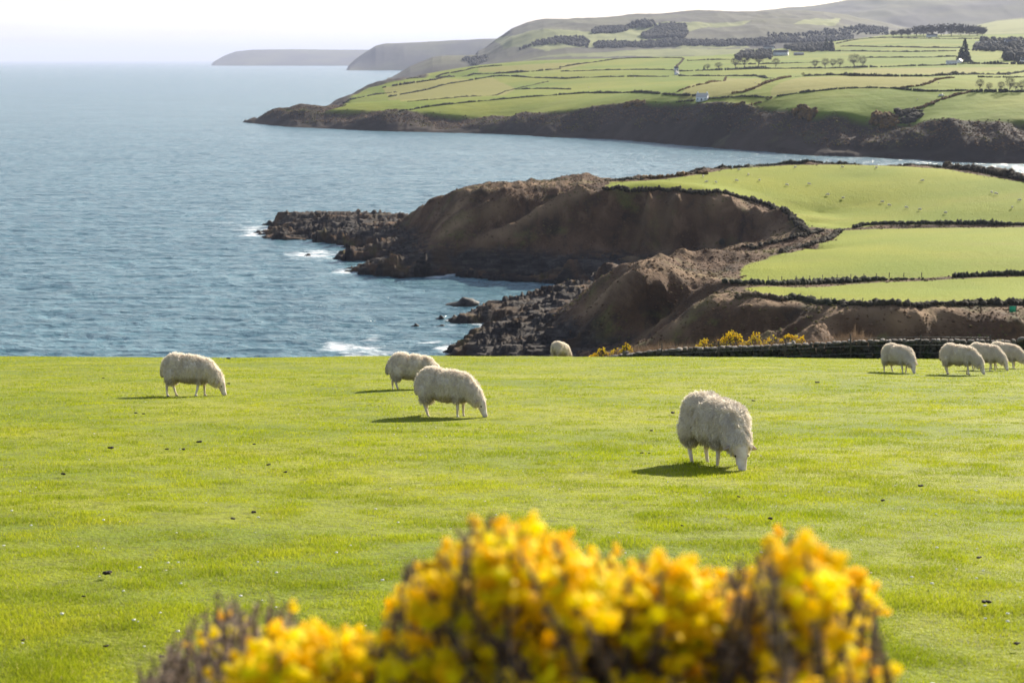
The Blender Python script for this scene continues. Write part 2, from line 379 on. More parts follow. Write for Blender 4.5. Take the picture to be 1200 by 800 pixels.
# sea bed, hidden backs and the stream valley
gx, gy = np.meshgrid(np.arange(-220, 560, 22), np.arange(230, 980, 22)); G = np.stack([gx.ravel(), gy.ravel()], 1)
dG = dist_poly(G, np.concatenate([mid_coast, mid_coast[:1]])); iG = inside(G, mid_coast)
S = (~iG) & (dG > 9); C.append(np.concatenate([G[S], -np.minimum(7, dG[S]*.22)[:, None]], 1))
pts3((620,300,1),(700,300,2),(760,285,3),(840,275,4),(920,270,5),(1000,262,6),(1150,258,7),(1300,258,7),(800,310,5),(880,298,7),(960,285,8),(1100,280,9),(1250,280,9),
     (620,340,1.5),(580,345,1))
CP = np.concatenate(C)
mid = Patch(285, 1330, 900, 262, 900, 560)
rb = RBF(CP[:, :2], CP[:, 2])
z0 = rb(mid.P)
loop = np.concatenate([mid_coast, mid_coast[:1]])
sd = dist_poly(mid.P, loop)*np.where(inside(mid.P, mid_coast), 1, -1)
z0 = np.where(sd < -1, np.minimum(z0, np.clip(sd*.25, -7, -.3)), z0)
mid.Z = z0.reshape(mid.shape)
def poly_hit(patch, L, **k): return patch.hits(L, **k)
def ridge(patch, L, h, wdt, it=1):
    W = smooth_line(patch.hits(L), it); d = dist_poly(patch.P, W)
    return h*np.exp(-np.abs(d/wdt)**1.3)
add = 0
for L, h, wd in [([(562,231),(540,245),(511,270)], 2.6, 6), ([(587,241),(555,258),(519,274)], 2.6, 6), ([(677,231),(650,239),(614,256),(566,284)], 3.2, 7),
                 ([(801,230),(780,243),(755,256)], 2.0, 5), ([(786,270),(765,278),(750,296)], 1.6, 5), ([(700,240),(690,262),(680,285)], 1.5, 8)]:
    add = add+ridge(mid, L, h*1.7, wd)
for L, h, wd in [([(560,236),(530,255)], -1.6, 6), ([(625,236),(580,262)], -2.0, 8), ([(745,240),(715,262),(700,290)], -2.0, 10), ([(815,258),(790,282)], -1.5, 7), ([(735,311),(705,335),(680,358)], -1.2, 4), ([(757,316),(742,320),(727,331),(711,342),(698,355)], 1.0, 3), ([(742,303),(720,314),(701,332)], 1.0, 3), ([(765,340),(735,365),(710,390)], -1.6, 7), ([(800,335),(775,352),(735,385)], -2.0, 7), ([(660,222),(640,232),(600,252)], -2.0, 6)]:
    add = add+ridge(mid, L, h*1.5, wd)
f1 = np.array([mid.hit(*a) for a in [(711,224),(708,219),(712,213),(752,212),(800,207),(850,198.5),(880,196),(930,193.3),(1000,193),(1060,195),(1108,198),(1200,213),(1330,228),(1330,264),(1200,264),(1110,263),(1030,264),(990,268),(960,267),(945,268),(928,254),(910,242.5),(886,234.5),(858,229),(835,224.5),(793,223),(760,222),(722,221.5)]])
f2 = np.array([mid.hit(*a) for a in [(984,270),(1020,268.5),(1110,267),(1330,268),(1330,320),(1200,321),(1080,326.5),(1032,327.5),(930,332),(864,330),(867,318),(873,309.5),(899,301.5),(937,292.5),(974,281.5)]])
f3 = np.array([mid.hit(*a) for a in [(1032,330),(1080,329),(1200,323.5),(1330,322),(1330,357),(1200,356.5),(1020,356.5),(953,354.5),(922,350),(880,343),(868,338),(930,336)]])
fields = [f1, f2, f3]
inf = np.zeros(len(mid.P), bool); df = np.full(len(mid.P), 1e9)
for f in fields:
    inf |= inside(mid.P, f); df = np.minimum(df, dist_poly(mid.P, np.concatenate([f, f[:1]])))
fmask = np.where(inf, sstep(-.2, 1.2, df+1.3*fbm(mid.P*.25, 3, 14)), 0); edge = np.where(inf, 0, sstep(0, 9, df))
mid_grass = fmask
land = sstep(0, 6, sd)
zb = z0+add*land*(.12+.88*edge)*(1-mid_grass)
Pm = np.stack([mid.P[:, 0], mid.P[:, 1]], 1)
# brown heath: gullied slopes; rock near the waterline: steep broken strata
gy_, gx_ = np.gradient(z0.reshape(mid.shape)); 
gul = fbm(np.stack([Pm[:, 0]*.035+.4*vnoise(Pm*.02, 3), Pm[:, 1]*.012], 1), 4, 11, True)
heath = edge*land*(2.3*gul-.9+.9*fbm(np.stack([Pm[:, 0]*.10+.5*vnoise(Pm*.03, 5), Pm[:, 1]*.04], 1), 4, 23, True)-.3+.6*fbm(Pm*.12, 4, 21)+.25*fbm(Pm*.45, 3, 31))
rockm = sstep(11, 4.5, zb)*sstep(-9, 1, sd)
c, s = math.cos(.5), math.sin(.5); Q = np.stack([(Pm[:, 0]*c+Pm[:, 1]*s)*.035, (-Pm[:, 0]*s+Pm[:, 1]*c)*.16], 1)
st = fbm(Q+.25*fbm(Pm*.05, 3, 4)[:, None], 5, 41, True, .6)
rock = rockm*((st-.3)*3.4+.7*fbm(Pm*.22, 3, 51, True, .5)-.2)
t_ = (zb+rock+.10*Pm[:, 0]-.05*Pm[:, 1])/1.5; fr = t_-np.floor(t_); rock = rock+rockm*1.5*(np.floor(t_)+sstep(.62, 1, fr)-t_+.4)*.85
zf = zb+np.where(rockm > 0, rock, 0)*sstep(-10, 3, sd)+heath*(1-rockm)
out = sd < -6; zf = np.where(out, np.minimum(zf, -.6), zf)
mid.Z = zf.reshape(mid.shape)
# a little sideways displacement breaks the vertical faces up
k = (rockm*.35+edge*.3)*land; mid.dx = k*fbm(np.stack([Pm[:, 0]*.3, zf*.5], 1), 3, 61); mid.dy = k*1.4*fbm(np.stack([Pm[:, 0]*.22, zf*.45], 1), 3, 71)
gyz, gxz = np.gradient(zf.reshape(mid.shape)); dY = np.gradient(mid.Y, axis=0); dX = np.gradient(mid.X, axis=1)
slope = np.sqrt((gyz/dY)**2+(gxz/dX)**2).ravel()

# ================================================================ FAR LAND
PXF = [286,300,313,342,390,445,500,587,623,651,717,768,812,860,900,950,1020,1075,1125,1200,1400]
far_front = LU([(286,143),(300,144.8),(313,146),(342,149),(390,151),(445,153.5),(500,155),(587,157),(623,159),(651,161),(717,163),(768,167),(812,171),(860,175),(900,177.5),(950,182),(1020,184.5),(1075,187),(1125,190),(1200,192),(1400,196)], 0)
far_back = np.array([xz(*a) for a in [(1400,1000,0),(2200,1000,0),(2200,9000,0),(448,9000,0)]]); 
far_left = np.array([xz(*a) for a in [(474,5500,0),(472,4700,0),(466,3900,0),(455,3400,0),(425,3020,0),(388,2720,0),(383,2500,0),(392,2250,0),(380,2150,0),(340,2080,0),(305,1990,0)]])
far_coast = np.concatenate([far_front, far_back, far_left])
C = []
C.append(dens(far_front, 30)); C.append(dens(far_left, 40))
def lineD(L, step=40): C.append(dens(np.array([U(a, b, D=c) for a, b, c in L]), step))
_Dw = lambda px: float(np.interp(px, PXF, far_front[:, 1]))
def on_cliff(L, c): return [(a, b, float(U(a, b, D=_Dw(a)+c)[2])) for a, b, *_ in L]
cliff_top = on_cliff([(296,136,6),(310,133,9),(326,131,11),(345,130,12),(370,131.5,13),(436,132,16),(473,131.5,17),(500,134,15.8),(532,138,13),(575,139.5,12.3),(603,140,12.8),(612,134.5,17),(640,133,18.8),(660,132.5,20.5),(686,128,22.5),(713,123.5,25),(746,121.5,26.5),(780,123.5,26.5),(805,125,26.5),(840,124.5,27),(860,126,26.5),(900,132,25.5),(932,130.5,26),(952,141,23),(970,134,25),(987,134,25),(1000,143,22.5),(1025,145,22),(1045,150,18),(1062,150,18),(1085,141,23),(1125,144.5,22.5),(1200,145,22.5),(1400,147,23)], 62)
line(cliff_top, 25)
line(on_cliff([(400,141,7.5),(450,143,7.5),(520,147,6.2),(600,149,6),(630,150,6.5)], 20), 25)
line(on_cliff([(640,147,11),(690,144,13),(740,143,15),(800,146,15),(860,151,13),(920,156,12),(1000,163,10),(1060,168,8),(1120,168,9),(1200,170,8)], 20), 25)
lineD([(385,123.2,2500),(405,113,2620),(427,102.5,2800),(452,96,3000),(480,91.5,3120),(500,87.5,3200),(541,81,3330),(587,76.5,3500),(660,74,3700),(737,67.5,3800),(800,67.7,3800),(860,64,4000),(960,52,4200),(1040,41,4200),(1150,40.5,4000),(1200,40,3900),(1400,38,3900)])
lineD([(390,128,2150),(430,124,2150),(500,120,2150),(600,112,2150),(700,105,2150),(800,100,2150),(900,94,2150),(1000,90,2150),(1100,88,2150),(1200,86,2150),(1400,84,2150)])
lineD([(440,110,2600),(500,104,2600),(600,95,2600),(700,86,2600),(800,82,2600),(900,79,2600),(1000,75,2600),(1100,70,2600),(1200,68,2600),(1400,66,2600)])
lineD([(500,96,2950),(600,87,2950),(700,78,2950),(800,75,2950),(900,71,3000),(1000,65,3100),(1100,60,3100),(1200,56,3100),(1400,54,3100)])
lineD([(900,67,3500),(1000,55,3600),(1100,48,3600),(1200,46,3600),(1400,44,3500)])
# beyond the ridge the ground dips, then hill ground follows
C.append(np.array([xz(*a) for a in [(470,3500,12),(520,3700,25),(600,4000,35),(700,4300,45),(800,4400,50),(900,4500,55),(1000,4700,70),(1100,4700,80),(1200,4700,90),(1400,4700,90),
   (500,4500,15)]]))
gx, gy = np.meshgrid(np.arange(-700, 900, 75), np.arange(1000, 4800, 75)); G = np.stack([gx.ravel(), gy.ravel()], 1)
dG = dist_poly(G, np.concatenate([far_coast, far_coast[:1]])); iG = inside(G, far_coast)
S = (~iG) & (dG > 35) & (dG < 500); C.append(np.concatenate([G[S], -np.minimum(12, dG[S]*.15)[:, None]], 1))
CP = np.concatenate(C); CP = CP[CP[:, 1] < 5200]
far = Patch(270, 1345, 760, 1080, 4750, 520)
z0f = RBF(CP[:, :2], CP[:, 2])(far.P)
sdf = dist_poly(far.P, np.concatenate([far_coast, far_coast[:1]]))*np.where(inside(far.P, far_coast), 1, -1)
z0f = np.where(sdf < -3, np.minimum(z0f, np.clip(sdf*.2, -12, -.5)), z0f); far.Z = z0f.reshape(far.shape)
ct = np.array([U(a, b, z=c) for a, b, c in cliff_top])
topline = np.concatenate([ct, np.array([xz(2000,1200,0), xz(2000,4700,0), xz(430,4700,0)]), far.hits([(500,89),(470,95),(442,101),(428,104),(412,112),(404,118),(396,125),(375,131)])])
Pf = far.P; infld = inside(Pf, topline); dft = dist_poly(Pf, np.concatenate([topline, topline[:1]]))
fgrass = np.where(infld, sstep(0, 9, dft), 0); landf = sstep(0, 12, sdf)
cl = (1-fgrass)*landf
gulf = fbm(np.stack([Pf[:, 0]*.016, Pf[:, 1]*.006], 1), 5, 81, True)
rk = sstep(6, 2, z0f)*landf
zff = z0f+cl*(gulf*6.5-1.8+1.6*fbm(Pf*.06, 4, 83))+rk*2.6*fbm(Pf*.09, 4, 85, True)+fgrass*1.2*fbm(Pf*.006, 3, 87)
zff = np.where(sdf < -8, np.minimum(zff, -1), zff); far.Z = zff.reshape(far.shape)
# ---------------------------------------------------------------- ground materials
m = NM('mid_ground')
g = m.attr('grass'); rk_ = m.attr('rock'); 
n1 = m.noise(.02, detail=4); n2 = m.noise(.35, (1, 1, 1), 5); n3 = m.noise(1.6, detail=4)
green = m.mix(m.ramp(n1, [(.35, 0), (.65, 1)]), (.145, .185, .003), (.215, .225, .006)); green = m.mix(m.ramp(m.noise(.03, (.5, 1.6, 1), 7, .7), [(.50, 0), (.70, .55)]), green, (.185, .17, .02)); green = m.mix(m.ramp(n2, [(.45, 0), (.75, .45)]), green, (.17, .20, .012))
hb = m.mix(m.ramp(m.noise(.045, detail=6), [(.38, 0), (.62, 1)]), (.074, .038, .018), (.140, .078, .044))
hb = m.mix(m.ramp(m.noise(.07, detail=5, rough=.65), [(.54, 0), (.66, .8)]), hb, (.125, .12, .032))
hb = m.mix(m.ramp(n3, [(.4, .0), (.7, .5)]), hb, (.036, .025, .017))
sk_ = m.noise(.13, (1, .3, .8), 6, .7, dist=.5); hb = m.mix(m.ramp(sk_, [(.36, .75), (.48, 0)]), hb, (.024, .017, .011)); hb = m.mix(m.ramp(sk_, [(.53, 0), (.66, .7)]), hb, (.19, .115, .068))
hb = m.mix(m.attr('top'), hb, (.30, .195, .11))  # sunlit ridge tops painted in as a straw tone
st_ = m.noise(.25, (.5, 1.2, 3.5), 6, .7)
rc = m.ramp(st_, [(.30, (.012, .010, .010)), (.5, (.036, .030, .027)), (.68, (.10, .085, .072)), (.8, (.18, .155, .135))])
rc = m.mix(m.ramp(m.noise(.09, detail=4), [(.5, 0), (.62, .55)]), rc, (.075, .043, .02))
wet = m.attr('wet'); rc = m.mix(wet, rc, (.010, .009, .009))
col = m.mix(rk_, hb, rc); col = m.mix(g, col, green)
bm_ = m.bump(m.mix(.5, n2, n3), .9, .6)
m.pr(col, .92, bm_, .08)
m = NM('heath_tuft'); hc = m.mix(m.attr('rnd'), (.075, .043, .023), (.18, .112, .066)); hc = m.mix(m.ramp(m.noise(.05, detail=5), [(.52, 0), (.62, .75)]), hc, (.12, .12, .032)); m.pr(hc, .95, None, .03)
m = NM('far_ground')
g = m.attr('grass'); n1 = m.noise(.006, detail=4); n2 = m.noise(.05, detail=5)
vo = m.n('ShaderNodeTexVoronoi'); vo.inputs['Scale'].default_value = .0042; m.l(m.pos((.6, 1, 0)), vo.inputs[0])
green = m.mix(m.ramp(n1, [(.40, 0), (.60, 1)]), (.12, .165, .008), (.18, .195, .016))
green = m.mix(m.ramp(n2, [(.5, 0), (.75, .4)]), green, (.15, .155, .03)); green = m.mix(m.attr('tan'), green, (.215, .195, .045))
br = m.mix(m.ramp(m.noise(.012, detail=6, rough=.65), [(.4, 0), (.62, 1)]), (.030, .022, .016), (.065, .045, .034))
br = m.mix(m.ramp(m.noise(.02, detail=5, rough=.6), [(.58, 0), (.68, .6)]), br, (.10, .10, .035)); br = m.mix(m.ramp(m.noise(.035, detail=5, rough=.7), [(.64, 0), (.70, .8)]), br, (.20, .10, .02))
br = m.mix(m.attr('rock'), br, m.ramp(m.noise(.06, (1, 1, 3), 5, .7), [(.35, (.018, .017, .016)), (.7, (.09, .075, .065))]))
m.pr(m.mix(g, br, green), .9, m.bump(n2, .7, 2.5), .05)

lit_rims = [[(543,224),(567,219),(600,217),(650,215),(700,214)], [(835,233),(871,239),(894,248),(909,261),(914,278)], [(757,316),(779,316),(805,320),(826,323)], [(742,303),(757,309)], [(571,226),(511,270)], [(587,241),(519,274)], [(677,227),(614,256),(566,284)],
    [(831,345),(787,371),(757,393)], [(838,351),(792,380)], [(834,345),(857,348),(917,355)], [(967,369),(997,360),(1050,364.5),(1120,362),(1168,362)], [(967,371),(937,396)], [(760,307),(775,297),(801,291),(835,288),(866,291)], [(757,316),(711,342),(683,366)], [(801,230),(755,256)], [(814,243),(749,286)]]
top = np.zeros(len(mid.P))  # mask for the straw rims and spurs coloured as if lit
for L in lit_rims: top = np.maximum(top, np.exp(-(dist_poly(mid.P, mid.hits(L))/3.2)**2))
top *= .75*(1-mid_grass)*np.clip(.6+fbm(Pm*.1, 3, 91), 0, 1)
rocka = np.clip(rockm*1.3*sstep(.15, .5, slope+sstep(8, 3, zf)), 0, 1)*land
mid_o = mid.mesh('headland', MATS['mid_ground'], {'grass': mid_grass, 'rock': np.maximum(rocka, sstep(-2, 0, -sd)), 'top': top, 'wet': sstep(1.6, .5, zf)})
tans = [[(470,119),(550,114),(605,104),(577,91),(517,101),(455,115)], [(455,114),(500,106),(560,94),(520,92),(449,103)], [(903,113),(990,104),(1060,103),(1090,99),(1110,92),(940,90.5),(905,103)], [(660,82),(700,73),(650,74),(560,80),(560,85),(620,83)], [(796,117),(850,92),(893,92),(892,104),(860,112)], [(1000,88),(1120,87),(1190,79),(1000,81)]]
tan = np.zeros(len(Pf))
for L in tans: tan = np.maximum(tan, inside(Pf, far.hits(L))*.85)
far_o = far.mesh('far_land', MATS['far_ground'], {'grass': fgrass, 'rock': rk, 'tan': tan})

OCT = (np.array([[1,0,0],[-1,0,0],[0,1,0],[0,-1,0],[0,0,1],[0,0,-1.]]), np.array([[0,2,4],[2,1,4],[1,3,4],[3,0,4],[2,0,5],[1,2,5],[3,1,5],[0,3,5]]))
def tufts(patch, wgt, n, s0, s1, label, name):
    w_ = np.clip(wgt, 0, None)*patch.P[:, 1]**2; w_ /= w_.sum(); ix = rng.choice(len(w_), n, p=w_); D = patch.P[ix, 1]
    p = patch.P[ix]+rng.normal(0, 1, (n, 2))*(D*.002)[:, None]; s = rng.uniform(s0, s1, n)*(.6+.8*rng.random(n)**3); z = patch.h(p[:, 0], p[:, 1])
    V, T, k = scatter(OCT, np.stack([p[:, 0], p[:, 1], z+s*.1], 1), np.stack([s, s, s*.6], 1), jit=.25)
    o = mesh_np(name, V, T, MATS['heath_tuft'], attrs={'rnd': np.repeat(rng.random(n), k)}); props(o, label, 'heath', None, 'stuff')
tufts(mid, np.clip(1-mid_grass-rocka*1.2, 0, 1)*land*(sd > 8), 60000, .16, .42, 'brown heather and dead bracken tufts covering the near headland slopes', 'heather')
tufts(far, np.clip(cl-rk, 0, 1)**2*(sdf > 15)*(np.array(Pf[:, 1]) < 2400), 12000, .5, 1.2, 'dark scrub tufts on the cliffs across the bay', 'cliff_scrub')

# ---------------------------------------------------------------- distant hills
m = NM('hill_ground')
n1 = m.noise(.0022, detail=5, rough=.6); n2 = m.noise(.0009, (1, .5, 1), 3)
c_ = m.mix(m.ramp(n1, [(.40, 0), (.60, 1)]), (.035, .032, .026), (.08, .078, .036)); c_ = m.mix(m.attr('grass'), c_, m.mix(m.ramp(m.noise(.004), [(.45, 0), (.55, 1)]), (.14, .155, .045), (.20, .21, .07)))
m.pr(c_, .95, None, .1)
def hills(name, sky_pts, D_ridge, D_foot, foot, back=1.25, nx=420, nd=90, amp=1.0, grass=None, px0=None, px1=None):
    """ridge skyline (px,py) at depth D_ridge, foot height at depth D_foot"""
    L = np.array(sky_pts, float); px0 = px0 or L[0, 0]; px1 = px1 or L[-1, 0]
    p = Patch(px0, px1, nx, D_foot, D_ridge*back, nd)
    pyr = np.interp(p.u, L[:, 0], L[:, 1])
    Dr = D_ridge if np.isscalar(D_ridge) else 0
    zr = EYE+np.tan(np.arctan((400-pyr)/F)-TH)*D_ridge
    ft = np.interp(p.u, *np.array(foot).T) if not np.isscalar(foot) else np.full(nx, foot)
    t = ((p.D-D_foot)/(D_ridge-D_foot))[:, None]
    prof = np.where(t < 1, np.sin(np.clip(t, 0, 1)*math.pi/2)**.9, 1-(t-1)*.9)
    z = ft[None]+(zr-ft)[None]*prof
    sc = D_ridge/60; n = fbm(np.stack([p.P[:, 0]/sc*.4, p.P[:, 1]/sc*.16], 1), 5, len(name), True).reshape(p.shape)
    z = z+amp*n*np.clip((zr-ft), 5, 400)[None]*.13*np.sin(np.clip(t, 0, 1)*math.pi)
    z += amp*D_ridge*.00022*fbm(np.stack([p.P[:, 0]/sc*2.5, p.P[:, 1]/sc*2.5], 1), 3, 7).reshape(p.shape)*np.clip(t*1.5, 0, 1)
    z = z-(12+D_ridge*.002)*sstep(px0+9, px0, p.u)[None]
    p.Z = z; ga = np.zeros(len(p.P))
    for G_ in grass or []:
        ga = np.maximum(ga, inside(p.P, p.hits(G_)).astype(float))
    o = p.mesh(name, MATS['hill_ground'], {'grass': ga}); return p, o
h1, _ = hills('distant_headland', [(247,76),(256,71.5),(268,65),(280,60.5),(300,58.5),(345,58),(400,58.5),(440,58.5),(520,59),(640,60)], 21500, 19800, [(247,0),(640,0)], back=1.2, nx=260, nd=40, amp=.5)
h2, _ = hills('distant_headland', [(403,82.6),(408,79),(418,70),(430,61.5),(442,54),(452,51.5),(480,50.5),(510,49),(540,47.5),(566,46),(640,44)], 12200, 11300, 0, back=1.2, nx=260, nd=50, amp=.6)
h3, _ = hills('headland', [(447,97.5),(456,93),(468,86),(482,77.5),(498,71),(508,67),(518,65.5),(545,65),(568,64.5),(598,62),(640,58),(700,56)], 5900, 5050, [(447,0),(500,0),(560,12),(700,20)], back=1.3, nx=320, nd=80, amp=.7)
hg = [[(600,74),(800,66),(900,64),(900,58),(760,58),(640,66)],[(640,34),(700,38),(760,28),(800,26),(830,32),(760,50),(640,60),(600,55)], [(810,26),(880,24),(870,30),(815,31)], [(940,24),(985,22),(980,30),(930,28)], [(575,48),(600,42),(650,40),(640,50),(590,58)], [(800,53),(870,52),(880,56),(790,57)]]
h4, _ = hills('hill', [(552,64),(568,57),(582,47),(600,35.5),(618,29),(637,25.2),(680,23.5),(737,21),(787,17.5),(840,16),(900,14.5),(960,17),(1020,28),(1060,36),(1120,44),(1200,50),(1345,55)], 7200, 4600, [(552,8),(640,40),(800,60),(1345,90)], back=1.25, nx=520, nd=200, amp=.8, grass=hg)
h5, _ = hills('mountain', [(640,60),(760,30),(840,19),(900,14.3),(962,6),(1000,0),(1060,-11),(1120,-17),(1200,-22),(1345,-30)], 11500, 7600, 60, back=1.25, nx=300, nd=120, amp=.55)
h6, _ = hills('hill', [(1090,44),(1120,36),(1140,30),(1160,25.5),(1200,20.5),(1260,15),(1345,12)], 5200, 3950, [(1090,100),(1150,122),(1345,128)], back=1.3, nx=160, nd=60, amp=.3, grass=[[(1100,42),(1150,27.5),(1200,22),(1340,14),(1340,44),(1150,42)]])

# ---------------------------------------------------------------- pasture ground
m = NM('turf_ground')
gcol = m.mix(m.ramp(m.noise(.35, detail=5), [(.38, 0), (.62, 1)]), (.14, .18, .012), (.24, .25, .022))
gcol = m.mix(m.ramp(m.noise(9, detail=3), [(.45, 0), (.7, .7)]), gcol, (.08, .085, .02))
m.pr(gcol, .9, m.bump(m.noise(28, detail=3), .8, .03), .15)
u = np.concatenate([[-9000], np.linspace(-700, 1900, 260), [9000]]); Yr = np.concatenate([[-60, -30, -10, -3], np.linspace(1, 110, 500), np.linspace(114, 300, 50)])
Xg = ((u-600)/F)[None]*np.maximum(Yr, 14)[:, None]; Yg = np.repeat(Yr[:, None], len(u), 1); Zg = pasture_full(Xg.ravel(), Yg.ravel())
nd, nx = Xg.shape; i = np.arange(nd-1)[:, None]*nx; j = np.arange(nx-1)[None]; Q = np.stack([i+j, i+j+1, i+nx+j+1, i+nx+j], -1).reshape(-1, 4)
o = mesh_np('ground', np.stack([Xg.ravel(), Yg.ravel(), np.maximum(Zg, -3)], 1), Q, MATS['turf_ground'], None, True); o['kind'] = 'structure'

# ---------------------------------------------------------------- sea
m = NM('sea_water')
w1 = m.noise(.11, (.45, 1, 1), 5, .62, dist=.6); w2 = m.noise(.5, (.5, 1, 1), 4, .6, dist=.4); w3 = m.noise(.012, (.5, 1, 1), 3)
hgt = m.math('ADD', m.math('MULTIPLY', w1, 1.0), m.math('MULTIPLY', w2, .30))
b = m.bump(hgt, 1.0, 3.2)
base = m.mix(m.ramp(w3, [(.40, 0), (.62, 1)]), (.085, .172, .205), (.115, .215, .25))
base = m.mix(m.ramp(w1, [(.42, .75), (.56, 0)]), base, (.042, .112, .145))  # wave shading painted in: darker colour in the troughs
fo = m.attr('foam'); fn = m.noise(.16, (.5, 1, 1), 6, .7)
fm = m.ramp(m.math('ADD', m.math('MULTIPLY', fo, .62), m.math('MULTIPLY', fn, .62)), [(.66, 0), (.80, 1)])
pb = m.n('ShaderNodeBsdfPrincipled'); m.l(m.mix(fm, base, (.75, .78, .80)), pb.inputs['Base Color']); pb.inputs['Roughness'].default_value = .22; pb.inputs['IOR'].default_value = 1.33
m.l(m.math('ADD', m.math('MULTIPLY', fm, .6), .22), pb.inputs['Roughness']); m.l(b, pb.inputs['Normal']); m.l(pb.outputs[0], m.out.inputs[0])
Yr = np.concatenate([[-30000, -100, 150, 250], 330*(3000/330)**np.linspace(0, 1, 1150), 3000*(90000/3000)**np.linspace(.02, 1, 60)]); u = np.concatenate([[-26000, -8000, -2500], np.linspace(-300, 1500, 720), [3700, 9000, 26000]])
Xg = ((u-600)/F)[None]*np.maximum(np.abs(Yr), 400)[:, None]; Yg = np.repeat(Yr[:, None], len(u), 1); P = np.stack([Xg.ravel(), Yg.ravel()], 1)
nr = (P[:, 1] < 2900) & (P[:, 1] > 250); foam = np.zeros(len(P))
dm = np.minimum(dist_poly(P[nr], shore_front), dist_poly(P[nr], shore_back[-8:])); fx = np.exp(-(dm/5.5))*(.45+.9*fbm(P[nr]*.02, 3, 77))
dfc = dist_poly(P[nr], far_front); fx = np.maximum(fx, .35*np.exp(-dfc/7))
for (a, b_, r, s_) in [(375,297,34,.95),(355,298,24,.95),(270,262,40,.8),(297,268,34,.9),(300,274,26,.9),(405,318,14,1),(520,323,20,.9),(400,406,18,.9),(438,400,22,.8),(425,412,24,.9),(520,385,18,.8),(528,408,14,1),(470,250,26,.8),(505,401,13,.8),(540,372,10,.8),(310,258,26,.8)]:
    q = U(a, b_, z=0); d = np.sqrt(((P[nr, 0]-q[0])*.8)**2+((P[nr, 1]-q[1])*.45)**2); fx = np.maximum(fx, .74*s_*np.exp(-(d/(r*.5))**2))
foam[nr] = np.clip(fx, 0, 1)
nd, nx = Xg.shape; i = np.arange(nd-1)[:, None]*nx; j = np.arange(nx-1)[None]; Q = np.stack([i+j, i+j+1, i+nx+j+1, i+nx+j], -1).reshape(-1, 4)
near_w = sstep(250, 340, P[:, 1])*sstep(2900, 900, P[:, 1])*sstep(-360, -200, (P[:, 0]/np.maximum(P[:, 1], 1)*F+600)-0)
Pw = P+1.5*np.stack([vnoise(P*.05, 1), vnoise(P*.05, 2)], 1); wv = fbm(np.stack([Pw[:, 0]*.10+Pw[:, 1]*.025, Pw[:, 1]*.22], 1), 4, 19, True, .62)
o = mesh_np('sea', np.stack([P[:, 0], P[:, 1], near_w*(wv-.35)*.46], 1), Q, MATS['sea_water'], None, True, {'foam': foam}); o['kind'] = 'structure'

# ---------------------------------------------------------------- haze
def make_haze():
    m = NM('haze_air'); v = m.n('ShaderNodeVolumePrincipled'); v.inputs['Color'].default_value = (.70, .77, 1, 1); v.inputs['Density'].default_value = HAZE; v.inputs['Anisotropy'].default_value = .0
    m.l(v.outputs[0], m.out.inputs['Volume'])
    b = MB(); b.box((0, 0, 0), (1, 1, 1)); o = b.build('haze', m.m); o['kind'] = 'stuff'
    zmin, zmax = -15.0, 640.0; o.scale = (1100000, 95000, (zmax-zmin)/2); o.location = (0, 0, (zmax+zmin)/2)
HAZE = 3.4e-5
make_haze()
# ================================================================ HEDGES AND BANKS
plain('hedge_leaf', (.028, .022, .014), .95, .5, .35, obj=False, col2=(.050, .040, .020))
plain('hedge_dark', (.028, .030, .016), .95, .4, .35, obj=False, col2=(.050, .048, .022))
plain('hedge_gorse', (.055, .038, .018), .95, .4, .30, obj=False, col2=(.17, .085, .012))
plain('bracken', (.12, .08, .045), .95, .4, .35, obj=False, col2=(.07, .05, .03))
def hedge(name, label, patch, L, hgt, wid, mat, group=None, cat='hedge', ragged=.25, gap=0.0, step=None, world=None, **kw):
    W = world if world is not None else patch.hits(L, **kw); W = smooth_line(W, 1)
    step = step or wid*.42; W = dens(W, step); n = len(W)
    s_ = np.arange(n)*step
    env = 1+ragged*fbm(np.stack([s_/(hgt*7), np.full(n, 3.3)], 1), 3, int(abs(W[0, 0])) % 97)*1.6
    keep = rng.random(n) > gap*(.5+.5*vnoise(np.stack([s_/(hgt*9), np.zeros(n)], 1), 5)*2)
    m_ = 4 if wid < 6.9 else 14
    W = W[keep]; env = env[keep]; n = len(W)*m_; P = np.repeat(W, m_, 0); P[:, :2] += rng.normal(0, wid*.24, (n, 2)); e = np.repeat(env, m_)
    hh = hgt*e*rng.uniform(.6, 1.05, n); bw = min(wid*.34, hgt*.62); P[:, 2] = patch.h(P[:, 0], P[:, 1])+hh*.35
    S = np.stack([bw*rng.uniform(.6, 1.2, n), bw*rng.uniform(.6, 1.2, n), hh*.62], 1)
    V, T, k = scatter(ICO1, P, S, jit=.16)
    o = mesh_np(name, V, T, MATS[mat]); return props(o, label, cat, group or 'hedges between the fields')
GM = 'hedges on the near headland'
hedge('hedge', 'long dark hedge along the crest of the near headland field, with the sea channel behind', mid, [(876,193),(900,190.6),(948,190.2),(982,190.4),(1020,191.5),(1065,193.4),(1101,195.5)], 1.3, 1.9, 'hedge_dark', GM)
hedge('scrub', 'low brown scrub clump at the left end of the crest hedge', mid, [(752,210),(770,207),(790,205),(812,203.5),(828,204)], 1.3, 3.2, 'hedge_gorse', GM, 'scrub', ragged=.8)
hedge('hedge', 'brown hedge climbing from the scrub clump to the crest of the near headland', mid, [(800,201.5),(820,199),(840,197),(860,195),(876,193.2)], 1.2, 2.4, 'hedge_leaf', GM)
hedge('hedge', 'thin dark hedge at the far left corner of the near headland field', mid, [(711,212),(730,211.5),(752,210.5)], .9, 1.3, 'hedge_dark', GM)
hedge('hedge', 'brown hedge with bare bushes slanting down at the right edge behind the crest', mid, [(1108,196),(1130,199),(1160,204),(1200,211),(1240,219)], 1.9, 3.0, 'hedge_leaf', GM, ragged=.8)
